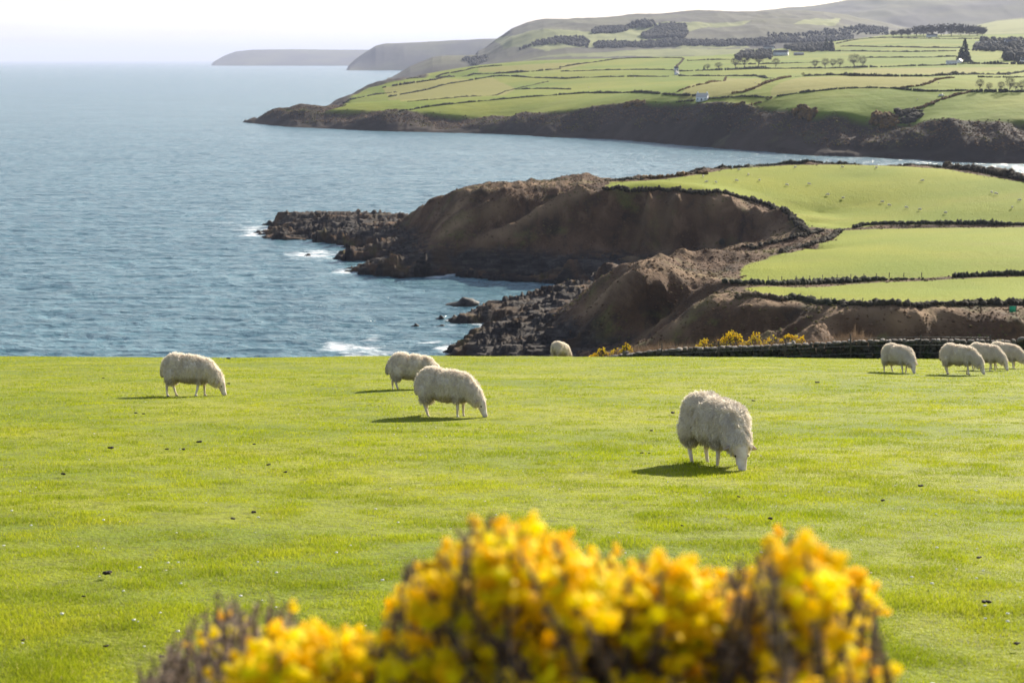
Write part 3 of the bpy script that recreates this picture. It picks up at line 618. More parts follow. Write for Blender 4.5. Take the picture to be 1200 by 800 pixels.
hedge('hedge', 'thick dark hedge dividing the big headland field from the field below it', mid, [(1002,267),(1012,264.5),(1022,263.4),(1060,262.6),(1110,262.3),(1150,263),(1200,263.6),(1290,264)], 1.35, 2.0, 'hedge_dark', GM)
hedge('hedge', 'brown bank hedge following the curved cliff edge of the headland field', mid, [(712,222),(735,222.6),(760,223.2),(793,224),(835,225.6),(858,229.4),(886,236),(910,243.8),(928,256.5),(944,271)], 1.3, 2.2, 'hedge_leaf', GM)
hedge('hedge', 'dark hedge under the fence posts between the two lower headland fields', mid, [(850,331.5),(880,333),(910,333.5),(930,333.4),(965,331),(1000,329.6),(1032,328.2)], 1.25, 2.4, 'hedge_dark', GM)
hedge('hedge', 'low thin hedge right of the fence posts on the near headland', mid, [(1032,328),(1050,327.6),(1080,327)], .5, .9, 'hedge_dark', GM, gap=.4)
hedge('hedge', 'short straight dark hedge at the right edge between the two lower fields', mid, [(1121,325),(1150,324),(1200,322.5),(1280,322)], 1.25, 1.6, 'hedge_dark', GM, ragged=.15)
hedge('hedge', 'brown hedge along the bottom of the lowest headland field above the bank', mid, [(985,356.5),(1000,357.8),(1020,358),(1050,357.8),(1085,358.5),(1110,357.8),(1150,357),(1200,357),(1290,357)], 1.25, 2.2, 'hedge_leaf', GM)
hedge('hedge', 'dark mound of scrub at the left corner of the lowest headland field', mid, [(919,352.5),(928,350),(940,351.5),(953,355),(975,357)], 1.3, 2.4, 'hedge_dark', GM, 'scrub')
hedge('hedge', 'low brown hedge curving round the left side of the middle headland field', mid, [(984,270),(974,280.5),(955,286.5),(935,291.5),(915,296.5)], .9, 1.6, 'hedge_leaf', GM, ragged=.6)
hedge('scrub', 'dark brown scrub ridge lying between the gully and the middle headland field', mid, [(878,290),(905,285),(925,281),(945,276),(965,271)], 1.4, 3.0, 'hedge_leaf', GM, 'scrub', ragged=.5)
hedge('scrub', 'low brown scrub left of the lowest headland field', mid, [(868,349),(885,347.5),(905,349),(918,353)], 1.0, 1.8, 'bracken', GM, 'scrub')
GF = 'hedges across the far fields'
FH = [
 ('dark hedge running up from the far cliff edge between two bright fields', [(469,131),(504,125),(550,120),(605,115),(660,111),(699,108.5),(768,110.5),(814,113)], 2.2, 4, 'hedge_dark', .12),
 ('broken hedge above the widest bright far field', [(605,105),(640,104),(669,105)], 1.9, 3.4, 'hedge_dark', .2),
 ('thin broken hedge curving up the left side of the far fields', [(477,119.6),(550,114),(587,108.6),(605,104),(642,96)], 1.5, 2.8, 'hedge_leaf', .35),
 ('hedge winding from the far left slope to the middle of the far fields', [(455,114),(495,107),(517,100),(550,95),(577,90),(596,89),(660,93),(677,91.5),(726,90),(783,90)], 2.4, 4.4, 'hedge_dark', .1),
 ('thick brown hedge on the far left slope below the ridge', [(449,103),(486,97.6),(517,93),(543,87.5),(592,86),(623,84),(656,81)], 3.4, 6.5, 'hedge_leaf', .1),
 ('uppermost left hedge along the far ridge', [(477,93),(513,88),(541,84),(557,79.5),(587,77)], 2.4, 4.4, 'hedge_leaf', .2),
 ('level hedge below the highest green field in the far middle', [(658,84),(713,82.5),(768,82),(792,82.5)], 2.4, 4, 'hedge_dark', .1),
 ('curving hedge along the top of the far ridge', [(656,79.5),(704,72.5),(739,68.3),(770,68.2),(800,68.4)], 2.4, 4, 'hedge_leaf', .1),
 ('hedge beside the pale track in the far middle', [(801,69.5),(792,78),(792,87.5)], 2.4, 4, 'bracken', .2),
 ('dark hedge with tree clumps right of the pale track', [(796,84),(823,83),(860,82),(897,80.5)], 3.6, 6, 'hedge_dark', .05),
 ('long straight dark hedge across the whole right half of the far fields', [(796,89.3),(849,89.3),(900,89.3),(975,89.8),(1075,90.8),(1120,88.3),(1200,80.5),(1290,72)], 3.0, 5, 'hedge_dark', .03),
 ('rusty gorse hedge slanting up to the long dark hedge in the far middle', [(794,108),(811,102),(833,97.6),(851,91)], 2.2, 3.5, 'hedge_gorse', .3),
 ('rusty gorse hedge slanting up towards the white farmhouse', [(860,109.5),(875,108),(894,100),(926,90.8)], 2.6, 4.2, 'hedge_gorse', .05),
 ('hedge arching over the big bright field on the right', [(912,113),(935,109.5),(965,106.5),(986,104),(1040,103),(1072,107),(1102,107.7),(1140,106.2)], 2.0, 3.6, 'hedge_dark', .08),
 ('short curving hedge left of the two isolated tree clumps', [(1057,103.5),(1086,100),(1098,93.5),(1117,91.5)], 2.0, 3.6, 'hedge_gorse', .2),
 ('rusty gorse hedge climbing from the far gully to the tree row', [(1050,138),(1062,132),(1085,125.5),(1107,115.5),(1137,108)], 3.0, 5, 'hedge_gorse', .1),
 ('short low hedge left of the white cottage near the far cliff', [(792,120),(812,118.5)], 1.6, 4, 'hedge_dark', .1),
 ('hedge behind the white cottage near the far cliff', [(831,116),(860,114.5),(903,114.8)], 1.9, 3.6, 'hedge_dark', .15),
 ('hedge slanting from the far cliff edge right of the white cottage', [(903,115.5),(890,121.5),(860,125.5)], 1.9, 3.6, 'hedge_gorse', .15),
 ('long level hedge just below the bare trees by the farm', [(862,81.2),(900,80.8),(1000,79.8),(1050,78.3),(1120,76.2)], 3.0, 5, 'hedge_dark', .04),
 ('third hedge of the stepped strips left of the conifer', [(1015,68),(1075,68),(1120,66.5)], 2.6, 5, 'hedge_dark', .05),
 ('second hedge of the stepped strips left of the conifer', [(975,60.5),(1000,60),(1050,61.5),(1120,60)], 2.8, 5, 'hedge_dark', .05),
 ('top hedge of the stepped strips left of the conifer', [(985,54.6),(1055,55.6),(1125,56.4)], 2.8, 5, 'hedge_leaf', .05),
 ('hedge curving up to the row of round trees on the far knoll', [(980,51.5),(1000,47),(1025,44.5),(1060,45),(1125,46),(1175,45.5),(1240,46)], 3.0, 6, 'hedge_leaf', .03),
 ('tall dark hedge right of the white shed on the far slope', [(1134,75),(1165,75.2),(1200,75.6),(1240,76)], 5.0, 7, 'hedge_dark', .0),
 ('level hedge under the right hand tree clumps', [(1140,107.8),(1170,108),(1200,108.3),(1280,109)], 2.6, 5, 'hedge_dark', .0),
 ('thin level hedge behind the right hand tree clumps', [(1147,91),(1200,91),(1280,91)], 1.6, 3, 'hedge_leaf', .1),
 ('thin hedge above the small field right of the pale track', [(805,71.5),(830,70.5),(860,70)], 2.2, 4, 'hedge_leaf', .15),
 ('hedge crossing behind the bare trees left of the farm', [(862,75.8),(900,75.4),(935,74),(962,73)], 2.6, 5, 'hedge_dark', .1),
 ('dark scrub strip on the slope above the far left sea cliff', [(404,121),(420,115),(440,111),(462,108.5)], 3.5, 9, 'hedge_leaf', .1),
]
for lab, L, hh, ww, mt, gp in FH: hedge('hedge', lab, far, L, hh*.78, ww*.62, mt, GF, gap=gp+.08, step=ww*.42, ragged=.7)
for lab, L, hh, ww, mt in [('patch of rusty gorse at the head of the far gully', [(1026,142),(1036,137),(1046,142),(1040,150),(1034,146)], 4.0, 9, 'hedge_gorse'),
        ('olive scrub filling the far gully below the gorse', [(1056,134),(1066,131),(1074,138),(1062,143)], 4.5, 11, 'hedge_leaf'),
        ('dark scrub hollow at the far cliff edge left of the gully', [(935,131),(943,134),(951,139)], 3.0, 8, 'hedge_gorse'),
        ('small dark gorse mound on the far cliff edge above the bay', [(735,124.3),(744,122),(752,123.5)], 3.0, 7, 'hedge_gorse')]:
    hedge('scrub', lab, far, L, hh, ww, mt, 'scrub along the far cliffs', 'scrub', ragged=.9)

# ================================================================ TREES
plain('tree_crown', (.055, .056, .042), .95, .4, .5, col2=(.085, .076, .060), trans=.15)
plain('tree_needles', (.022, .034, .018), .95, .4, .5, col2=(.035, .045, .022))
plain('twigs', (.085, .066, .055), .95, .3, .5)
plain('bark', (.060, .048, .038), .95, .3, 1.5)
def tree_mesh(kind, H, seed):
    r = np.random.default_rng(seed); tr = MB(); Cn = MB()
    if kind == 'conifer':
        tr.tube([(0,0,-.5),(0,0,H*.5),(0,0,H)], [H*.022, H*.014, .04])
        for i in range(170):
            t = r.uniform(.06, 1)**.8; z = H*t; rr = H*.27*(1-t)**.75+.15; a = r.uniform(0, 6.28); q = r.uniform(.35, 1)*rr
            V, T = ICO1; V = V*(1+r.normal(0, .15, (len(V), 1)))*[rr*.36, rr*.36, H*.035]; Cn.add(V+[q*math.cos(a), q*math.sin(a), z-q*.25], T=T)
    elif kind == 'round':
        tr.tube([(0,0,-.5),(0,0,H*.25),(H*.02,0,H*.6)], [H*.03, H*.024, H*.01])
        for i in range(5): a = i*1.3; tr.tube([(0,0,H*.22),(math.cos(a)*H*.15, math.sin(a)*H*.15, H*.5),(math.cos(a)*H*.24, math.sin(a)*H*.24, H*.7)], [H*.014, H*.009, .04], 5)
        for i in range(260):
            d = r.normal(size=3); d /= np.linalg.norm(d); d[2] = d[2]*.8; q = r.uniform(.3, 1)**.5; c = np.array([0, 0, H*.52])+d*q*np.array([H*.42, H*.42, H*.47])*(1+.3*math.sin(i*1.7+seed))*r.uniform(.85, 1.1)
            V, T = ICO1; s = H*r.uniform(.03, .075); V = V*(1+r.normal(0, .2, (len(V), 1)))*[s, s, s*.7]; Cn.add(V+c, T=T)
    else:                               # bare winter tree: limbs that fork into fine twigs
        def br(p, d, l, rad, n):
            q = p+d*l; tr_ = tr if n > 1 else Cn; tr_.tube([p, (p+q)/2+r.normal(0, l*.05, 3), q], [rad, rad*.8, rad*.55], 4 if n < 3 else 6)
            if n == 0: return
            for _ in range(3 if n > 1 else 4):
                dd = d+r.normal(0, .42, 3); dd[2] = abs(dd[2])*.8+.30; dd /= np.linalg.norm(dd); br(p+d*l*r.uniform(.6, 1), dd, l*r.uniform(.62, .8), rad*.62, n-1)
        br(np.array([0, 0, -.4]), np.array([0, 0, 1.]), H*.26, H*.034, 4)
        n_ = 1500; d = r.normal(size=(n_, 3)); d /= np.linalg.norm(d, axis=1)[:, None]; P = d*(r.uniform(.1, 1, n_)**.45*(1+.25*fbm(d*2.2+seed, 2, seed)))[:, None]*[H*.36, H*.36, H*.34]+[0, 0, H*.62]
        dd = d*.7+r.normal(0, .5, (n_, 3))+[0, 0, .5]; dd /= np.linalg.norm(dd, axis=1)[:, None]; sdv = np.cross(dd, r.normal(size=(n_, 3))); sdv /= np.linalg.norm(sdv, axis=1)[:, None]
        Cn.add(np.stack([P-sdv*H*.0034, P+sdv*H*.0034, P+dd*H*.10], 1).reshape(-1, 3), T=np.arange(3*n_).reshape(-1, 3))
    cm = {'conifer': 'tree_needles', 'round': 'tree_crown', 'bare': 'twigs'}[kind]
    return tr.build('trunk', MATS['bark'], link=False), Cn.build('crown', MATS[cm], link=False)
def place_tree(meshes, name, label, q, scale, rz, group, parts=('trunk', 'crown'), sx=1.0):
    t = empty(name, q, rz, label, 'tree', group); t.scale = (scale*sx, scale*sx, scale)
    for n, me in zip(parts, meshes):
        c = bpy.data.objects.new(n, me); COL.objects.link(c); c.parent = t
    return t
TM = {k: [tree_mesh(k, 10, 3+i) for i in range(2)] for k in ('conifer', 'round', 'bare')}
def trees(kind, name, group, L):
    for i, (px, py, hp, lab, sx) in enumerate(L):
        q = far.hit(px, py); sc = hp/F*q[1]/10
        place_tree(TM[kind][i % 2], name, lab, q, sc, i*1.7, group, sx=sx)
trees('round', 'round_tree', 'row of round trees on the far knoll', [
 (1047,42.5,7,'smallest tree, at the left end of the row on the far knoll',1.5),(1056,42.5,9,'low round tree second from the left on the far knoll',1.5),(1064,42.5,9.5,'round tree third from the left on the far knoll',1.3),
 (1074,42,12,'broad round tree starting the tall group on the far knoll',1.3),(1082,42,13,'tall round tree in the middle of the left group on the far knoll',1.2),(1091,42,14,'tall round tree at the right end of the left group on the far knoll',1.1),
 (1103,42,15,'single round tree standing alone in the middle of the knoll row',1.0),(1115,42,15.5,'tallest round tree right of the middle of the knoll row',1.1),(1126,42,15,'narrow round tree beside the tallest on the far knoll',.9),
 (1136,42,13.5,'round tree third from the right on the far knoll',1.1),(1145,42,12.5,'round tree second from the right on the far knoll',1.3),(1151,42,11,'last round tree at the right end of the knoll row',1.1)])
trees('conifer', 'conifer', 'conifers by the far farms', [(1130,71,25,'big dark conifer beside the white shed on the far slope',1.0),(1126,71,15,'lower dark conifer leaning on the big one by the white shed',1.4),(1134,74,13,'short bushy conifer just right of the white shed',1.6),
 (968,59.5,16,'taller of two conifers right of the white farmhouse',.8),(974,60,14,'shorter of two conifers right of the white farmhouse',.8),(825,83,6,'small dark conifer right of the pale track',1.0)])
trees('bare', 'bare_tree', 'bare winter trees on the far fields', [(1001,80,17,'spreading bare tree in the hedge right of the farm',1.2),(1011,79.5,14,'slim bare tree just right of the spreading one',.9),(984,80,12,'bare tree in the hedge left of the spreading one',1.1),(976,80,11,'bare tree leaning over the hedge below the two conifers',1.1),
 (967,81,13,'bare tree in the hedge below the farm sheds',1.0),(955,81,11,'small bare tree in the hedge below the farm sheds, second from the left',1.0),(909,80,12,'bare tree in front of the white farmhouse',1.1),(889,78,14,'bare tree left of the white farmhouse',1.2),(872,79,15,'tall bare tree at the left edge of the farm wood',1.2),(862,80,12,'wide bare tree left of the farm wood',1.4),(842,82,9,'bare tree standing in the dark hedge right of the pale track',1.4),(829,82,7,'lowest bare tree in the dark hedge right of the pale track',1.4),
 (1148,107,15,'left one of the bare trees in the right hand field hedge',.9),(1159,107,10,'low round bare tree second from left in the right hand field hedge',1.1),(1173,108,13,'bare tree left of the tallest in the right hand field hedge',.9),(1183,108,19,'tallest bare tree in the right hand field hedge',.8),(1190,108,12,'bare tree right of the tallest in the right hand field hedge',1.0),(1198,108,14,'bare tree at the right edge of the photo in the field hedge',1.0),
 (941,90,5,'tiny bare tree in the long dark hedge of the far fields',1.3)])
for i, (px, py, hp, lab) in enumerate([(1174,203.5,5,'leftmost leafless shrub beyond the slanting brown hedge'),(1148,199,4.5,'leafless shrub growing in the slanting brown hedge'),(1187,206,5.5,'leafless shrub at the right edge beyond the slanting brown hedge')]):
    q = mid.hit(px, py, Dmax=760); place_tree(TM['bare'][i % 2], 'shrub', lab, q, hp/F*q[1]/10, i, 'leafless shrubs on the near headland', ('stem', 'twigs'), 1.5)
q = mid.hit(846,289); place_tree(TM['round'][0], 'bush', 'small dark upright bush above the brown gully', q, 10/F*q[1]/10, 0, None, ('stem', 'foliage'), .9)
bpy.data.objects['bush']['category'] = 'bush'
for o in bpy.data.objects:
    if o.name.startswith('shrub'): o['category'] = 'shrub'

# far woods that read as one mass
def wood(label, patch, poly, n, size, mat='tree_crown', name='woodland', Dmin=None):
    W = patch.hits(poly, Dmin=Dmin); lo, hi = W[:, :2].min(0), W[:, :2].max(0); P = []
    while len(P) < n:
        p = rng.uniform(lo, hi, (4000, 2)); P.extend(p[inside(p, W)])
        if not len(P): break
    P = np.array(P[:n]); z = patch.h(P[:, 0], P[:, 1]); s = size*rng.uniform(.6, 1.25, len(P))
    V, T, k = scatter(ICO1, np.stack([P[:, 0], P[:, 1], z+s*.45], 1), np.stack([s*.5, s*.5, s*.62], 1), jit=.2)
    o = mesh_np(name, V, T, MATS[mat]); props(o, label, 'woodland', None, 'stuff')
wood('dark winter wood around the white farmhouse', far, [(922,58),(928,61),(960,61),(978,60),(975,54),(940,51),(908,51),(905,54),(918,55)], 420, 7.5)
wood('dark thicket behind the far hedge left of the farm', far, [(860,72),(905,70),(905,60),(870,62)], 260, 7)
wood('wooded garden between the white barns on the right', far, [(1140,60),(1200,62),(1240,60),(1240,48),(1150,47)], 420, 8)
wood('dark trees at the right edge below the white house', far, [(1176,72),(1200,73),(1240,73),(1240,62),(1186,62)], 120, 12)
wood('dark block of plantation on the distant hillside', h4, [(757,46),(800,46),(806,40),(803,31),(775,30),(765,36),(752,42)], 1500, 9)
wood('narrow wood on the distant hillside left of the plantation', h4, [(694,40),(735,37),(737,31),(705,33),(694,36)], 600, 8)
wood('long belt of trees along the foot of the distant hill', h4, [(693,56),(760,56),(900,53),(1000,49),(1000,43),(900,46),(820,48),(760,50),(700,50)], 1500, 8)
wood('scattered trees on the left flank of the distant hill', h4, [(603,60),(690,57),(690,45),(660,44),(630,50)], 260, 9)
wood('wood covering the slope of the middle headland', h3, [(560,80),(690,74),(690,60),(640,61),(590,64),(540,70)], 1500, 8)
wood('small trees along the slope above the plantation', h4, [(735,34),(770,31),(768,27),(740,28)], 60, 13)
wood('dim trees on the right flank of the distant hill', h4, [(900,44),(1040,42),(1040,34),(980,36),(900,40)], 400, 8)

# ================================================================ BUILDINGS
plain('white_render', (.86, .86, .84), .8, .08, .3); plain('slate', (.12, .125, .14), .7, .3, 1.5); plain('pale_roof', (.62, .58, .55), .7, .1, .6)
plain('dark_glass', (.03, .035, .04), .2, .1, 1); plain('stone_wall', (.32, .29, .25), .9, .3, 1.2)
def house(label, px, py, wpx, dep, storeys, rz, patch=far, wall='white_render', roof='slate', name='cottage', chim=2, cat='house', wins=True, pitch=.9):
    q = patch.hit(px, py); w = wpx/F*q[1]/2; h = 2.9*storeys+.4; t = empty(name, q, rz, label, cat, 'white buildings on the far side of the bay')
    b = MB(); b.box((0, 0, h/2-.5), (w, dep/2, h/2+.5))
    rz_ = dep/2*pitch; V = [(-w,-dep/2,h),(w,-dep/2,h),(w,dep/2,h),(-w,dep/2,h),(-w,0,h+rz_),(w,0,h+rz_)]
    b.add(V, T=[[0,4,3],[1,2,5]], Q=[[0,1,5,4],[2,3,4,5]]); b.build('wall', MATS[wall], t)
    r = MB(); e = .35
    for s in (-1, 1):
        V = np.array([(-w-e, s*(dep/2+e), h-e*pitch+.06), (w+e, s*(dep/2+e), h-e*pitch+.06), (w+e, 0, h+rz_+.06), (-w-e, 0, h+rz_+.06)]); V2 = V+[0, 0, .22]
        r.add(np.concatenate([V, V2]), Q=[[0,1,2,3],[4,5,6,7],[0,1,5,4],[1,2,6,5],[3,2,6,7],[0,3,7,4]])
    rf = r.build('roof', MATS[roof], t)
    for i in range(chim):
        c = MB(); c.box(((-w+.7) if i == 0 else (w-.7), 0, h+rz_+.3), (.45, .4, .9)); c.box(((-w+.7) if i == 0 else (w-.7), 0, h+rz_+1.35), (.25, .2, .2)); c.build('chimney', MATS[wall], rf)
    if wins:
        n = max(2, int(w*2/3.2))
        for f in range(storeys):
            for i in range(n):
                x = -w+(i+.5)*2*w/n
                if f == 0 and i == n//2:
                    d = MB(); d.box((x, -dep/2-.03, 1.0), (.5, .05, 1.0)); d.build('door', MATS['dark_glass'], t); continue
                g = MB(); g.box((x, -dep/2-.02, 1.4+f*2.6), (.4, .04, .5)); wn = g.build('window', MATS['dark_glass'], t)
                g = MB(); g.box((x, -dep/2-.08, .74+f*2.6), (.62, .07, .05)); g.build('sill', MATS['white_render'], wn)
    return t
house('small white cottage with two chimneys near the far cliff edge', 823, 118.5, 13, 6.5, 1, -.35, roof='pale_roof')
house('large white farmhouse among bare trees', 915, 65.5, 17, 9, 2, -.4, name='farmhouse')
house('white house half hidden left of the farmhouse', 901, 56.5, 12, 8, 2, -.2)
house('low shed with a pale pink roof right of the farmhouse', 936, 65, 11, 8, 1, .05, roof='pale_roof', wall='stone_wall', name='farm_shed', chim=0, cat='shed', wins=False, pitch=.45)
house('tiny white cottage at the foot of the pale track', 793, 88, 4, 5, 1, .6, chim=1)
house('white gate lodge at the upper bend of the pale track', 792.5, 83, 4.5, 5, 1, .1, chim=1)
house('white stone shed below the big conifer', 1115, 75.5, 12, 6, 1, 0, roof='pale_roof', name='farm_shed', chim=0, cat='shed', pitch=.6)
house('small white barn end against the big conifer', 1124.5, 74, 6, 6, 1, .9, roof='pale_roof', name='barn', chim=0, cat='barn', wins=False)
house('long low pale shed in the wooded garden', 1157, 52, 27, 8, 1, 0, roof='pale_roof', name='long_shed', chim=0, cat='shed', pitch=.4, wins=False)
house('white two storey house at the upper right', 1184, 53, 14, 9, 2, .2)
house('white villa under the round trees on the knoll', 1092, 43.5, 12, 7, 1, 0, name='villa')
house('white cottage cut by the right edge of the photo', 1199, 73.5, 6, 6, 1, 0, chim=1)

# parked car seen as a white speck by the gorse hedge
plain('car_paint', (.75, .76, .78), .3, .05, .5, spec=.5); plain('tyre', (.02, .02, .02), .8)
q = far.hit(1103, 113); t = empty('parked_car', q, .3, 'tiny white car parked beside the rusty gorse hedge', 'car')
b = MB(); b.box((0, 0, .62), (2.2, .88, .34), top=.97); b.box((-.15, 0, 1.22), (1.25, .80, .30), top=.8); b.build('body', MATS['car_paint'], t)
g = MB(); g.box((-.15, 0, 1.22), (1.20, .815, .20), top=.84); g.build('window', MATS['dark_glass'], t)
for x in (-1.35, 1.35):
    for y in (-.85, .85):
        a = np.linspace(-.1, .1, 3); g = MB(); g.tube([(x, y+k_, .33) for k_ in a], [.33]*3, 12); g.build('wheel', MATS['tyre'], t)

# ================================================================ SEA ROCKS
plain('sea_rock', (.045, .038, .034), .7, .5, .8, col2=(.016, .015, .014), bump=.3, obj=False)
for i, (px, py, wpx, h, dpx, lab) in enumerate([(540,357,38,2.0,9,'flat dark rock island off the bay'),(301,273,9,1.1,5,'small dark rock off the tip of the rocky platform'),(314,263,13,1.6,6,'larger dark rock beside the tip of the rocky platform'),(360,299,7,.6,3,'tiny awash rock in the foam below the platform'),
    (486,382,9,.7,5,'small wave washed rock alone in the bay'),(515,373.5,10,1.0,4,'low dark rock nearest the island'),(531,374,12,1.2,5,'jagged low rock right of the low dark rock'),(552,366,7,1.1,4,'pointed rock off the left end of the bay rocks'),(516,382,9,.4,3,'reddish awash rock below the low rocks'),(552,322.5,6,.5,2,'awash rock under the ledge of the headland'),(287,142.6,4,2.5,8,'rock stack off the tip of the far land')]):
    q = U(px, py, z=0); w_ = wpx/F*q[1]/2; V, T = ICO3; V = V.copy()
    V = V*[w_, w_*.8, h]*(1+.35*fbm(V*1.6+i*3, 4, 7, True)[:, None]); V[:, 2] = np.where(V[:, 2] > 0, V[:, 2]*(.7+.3*np.sign(V[:, 0]*.3)), V[:, 2]); V[:, 2] += .12*V[:, 0]*.5
    o = mesh_np('sea_rock', V-[0, 0, h*.08], T, MATS['sea_rock']); o.location = q; props(o, lab, 'rock', 'rocks standing in the sea')

# ================================================================ FENCES, GREEN GATE
plain('post_wood', (.10, .085, .07), .9, .3, 3); plain('wire', (.25, .25, .25), .5)
def fence(label, pts, patch_h, hgt, rad, name='post_fence'):
    q0 = pts[0]; t = empty(name, q0, 0, label, 'fence', None)
    for q in pts:
        p = MB(); r_ = rng.normal(0, .03, 2); d = q-q0; p.tube([d+[0, 0, -.2], d+[r_[0]*.5, r_[1]*.5, hgt*.5], d+[r_[0], r_[1], hgt*rng.uniform(.92, 1.05)]], [rad, rad, rad*.9], 6); p.build('post', MATS['post_wood'], t)
    for z in (.35, .62, .9):
        p = MB(); p.tube([q-q0+[0, 0, hgt*z] for q in pts], [.006]*len(pts), 4); p.build('wire', MATS['wire'], t)
fence('line of thin wooden posts and wire along the dark hedge between the lower headland fields', [mid.hit(x, y) for x, y in [(900,329.5),(916,329.8),(933,329.8),(949,329),(964,328.2),(981,327.6),(997,327),(1012,326.4),(1027,326),(1042,325.6),(1059,325.4),(1080,325)]], None, 1.25, .09)
fence('short line of thin posts at the bottom of the lowest headland field', [mid.hit(x, y) for x, y in [(938,350),(950,352),(962,354),(974,355.5),(987,356.3),(1000,356.3),(1011,355.5)]], None, 1.2, .09)
plain('green_metal', (.03, .42, .24), .5, .1, 1)
q = mid.hit(1186.5, 366.5); t = empty('field_gate', q, .05, 'bright green gate in a gap of the brown bank', 'gate')
g = MB(); g.box((0, 0, .75), (.62, .03, .52)); g.build('panel', MATS['green_metal'], t)
for z in (.22, .75, 1.28): g = MB(); g.box((0, -.05, z), (.66, .03, .04)); g.build('rail', MATS['green_metal'], t)
for x in (-.72, .72): g = MB(); g.tube([(x, 0, -.4), (x, 0, 1.45)], [.07, .07], 8); g.build('post', MATS['post_wood'], t)
# ================================================================ SHEEP
m = NM('fleece'); r_ = m.attr('rnd')
fc = m.mix(r_, (.72, .64, .53), (.97, .92, .83)); fc = m.mix(m.ramp(m.noise(5, detail=4, obj=True), [(.35, 0), (.6, 1)]), m.mix(.35, fc, (.66, .56, .44)), fc)
fc = m.mix(m.attr('low_brown'), fc, (.22, .16, .11)); m.pr(fc, .95, None, .05, trans=.42)
m = NM('sheep_body')
bc = m.mix(m.attr('wool'), m.mix(m.ramp(m.noise(9, detail=3, obj=True), [(.4, 0), (.65, 1)]), (.62, .50, .42), (.84, .75, .67)), (.70, .62, .51)); bc = m.mix(m.attr('dark'), bc, (.05, .04, .035))
m.pr(bc, .9, None, .1)
plain('sheep_ear', (.60, .48, .42), .9, .2, 20, trans=.3); plain('hoof', (.06, .05, .04), .6, .2, 20); plain('sheep_eye', (.02, .015, .01), .25, .1, 20, spec=.5)
plain('tail_wool', (.42, .36, .28), .95, .3, 12); plain('green_mark', (.18, .50, .32), .9, .2, 12)
def seg_balls(a, b, ra, rb, n):
    t = np.linspace(0, 1, n)[:, None]; return np.asarray(a)*(1-t)+np.asarray(b)*t, (ra*(1-t)+rb*t)[:, 0]
def make_sheep(seed, neck_turn=0.0, stride=(0, 0, 0, 0), fat=1.0, locks=30000, low=False, voxel=.017, mark=False, head_low=0.0):
    r = np.random.default_rng(seed); pieces = []      # (centre, radii)
    KX = .90
    def ell(c, s, bare=0): pieces.append((np.array(c, float)*[KX, 1, 1], np.array(s, float)*([KX, 1, 1] if not bare else [1, 1, 1]), bare))
    def limb(a, b, ra, rb, n, bare=0):
        P_, Q_ = seg_balls(a, b, ra, rb, n)
        for p, q in zip(P_, Q_): ell(p, (q, q, q), bare)
    ell((.26, 0, .525), (.27, .205*fat, .24)); ell((.02, 0, .55), (.42, .25*fat, .25)); ell((-.25, 0, .59), (.29, .235*fat, .25)); ell((-.41, 0, .555), (.17, .185*fat, .20))
    ell((.03, 0, .44), (.30, .18*fat, .155))
    ct, st = math.cos(neck_turn), math.sin(neck_turn)
    def T_(x, y, z): x0 = .38; return (x0+(x-x0)*ct-y*st, (x-x0)*st+y*ct, z+head_low)
    limb(T_(.36, 0, .545), T_(.56, 0, .40), .190, .140, 6); limb(T_(.56, 0, .40), T_(.67, 0, .275), .138, .096, 6)
    ell(T_(.655, 0, .325), (.085, .092, .080))
    limb(T_(.69, 0, .26), T_(.755, 0, .075), .086, .048, 9, 1); limb(T_(.745, 0, .10), T_(.775, 0, .045), .052, .042, 4, 1)
    legs = []
    for i, (x, y) in enumerate([(.27, .115), (.27, -.115), (-.37, .12), (-.37, -.12)]):
        dx = stride[i]; 
        if i < 2:
            limb((x, y, .42), (x+dx*.3, y, .30), .085, .056, 4); limb((x+dx*.3, y, .31), (x+dx*.65+.005, y, .17), .040, .029, 6, 1); limb((x+dx*.65+.005, y, .17), (x+dx, y, .045), .029, .023, 6, 1)
            foot = (x+dx+.012, y, .02)
        else:
            limb((x+.03, y, .46), (x+dx*.3-.02, y, .31), .135, .075, 5); limb((x+dx*.3-.02, y, .33), (x+dx*.6-.055, y, .205), .052, .032, 6, 1); limb((x+dx*.6-.055, y, .205), (x+dx-.02, y, .045), .031, .023, 7, 1)
            foot = (x+dx-.008, y, .02)
        ell(foot, (.036, .028, .026), 1); legs.append(foot)
    Vs, Ts = [], []; n = 0; IV, IT = ICO2
    for c, s, b in pieces: Vs.append(IV*s+c); Ts.append(IT+n); n += len(IV)
    tmp = mesh_np('tmp', np.concatenate(Vs), np.concatenate(Ts)); md = tmp.modifiers.new('r', 'REMESH'); md.mode = 'VOXEL'; md.voxel_size = voxel*(2 if low else 1)
    md2 = tmp.modifiers.new('s', 'SMOOTH'); md2.iterations = 3; md2.factor = .5
    dg = bpy.context.evaluated_depsgraph_get(); me = bpy.data.meshes.new_from_object(tmp.evaluated_get(dg)); me.name = 'body'
    bpy.data.objects.remove(tmp)
    nv = len(me.vertices); V = np.empty(nv*3, np.float32); me.vertices.foreach_get('co', V); V = V.reshape(-1, 3).astype(float)
    N = np.empty(nv*3, np.float32); me.vertices.foreach_get('normal', N); N = N.reshape(-1, 3).astype(float)
    dw = np.full(nv, 9.); db = np.full(nv, 9.)
    for c, s, b in pieces:
        d = (np.linalg.norm((V-c)/s, axis=1)-1)*s.min()
        if b: db = np.minimum(db, d)
        else: dw = np.minimum(dw, d)
    wool = sstep(-.006, .014, db-dw)
    lump = .020*fbm(V*6+seed, 3, seed)+.024*fbm(V*[15, 15, 4.5]+seed, 3, seed+5, True)
    V2 = V+N*(wool*(lump+.006))[:, None]
    me.vertices.foreach_set('co', V2.astype(np.float32).ravel())
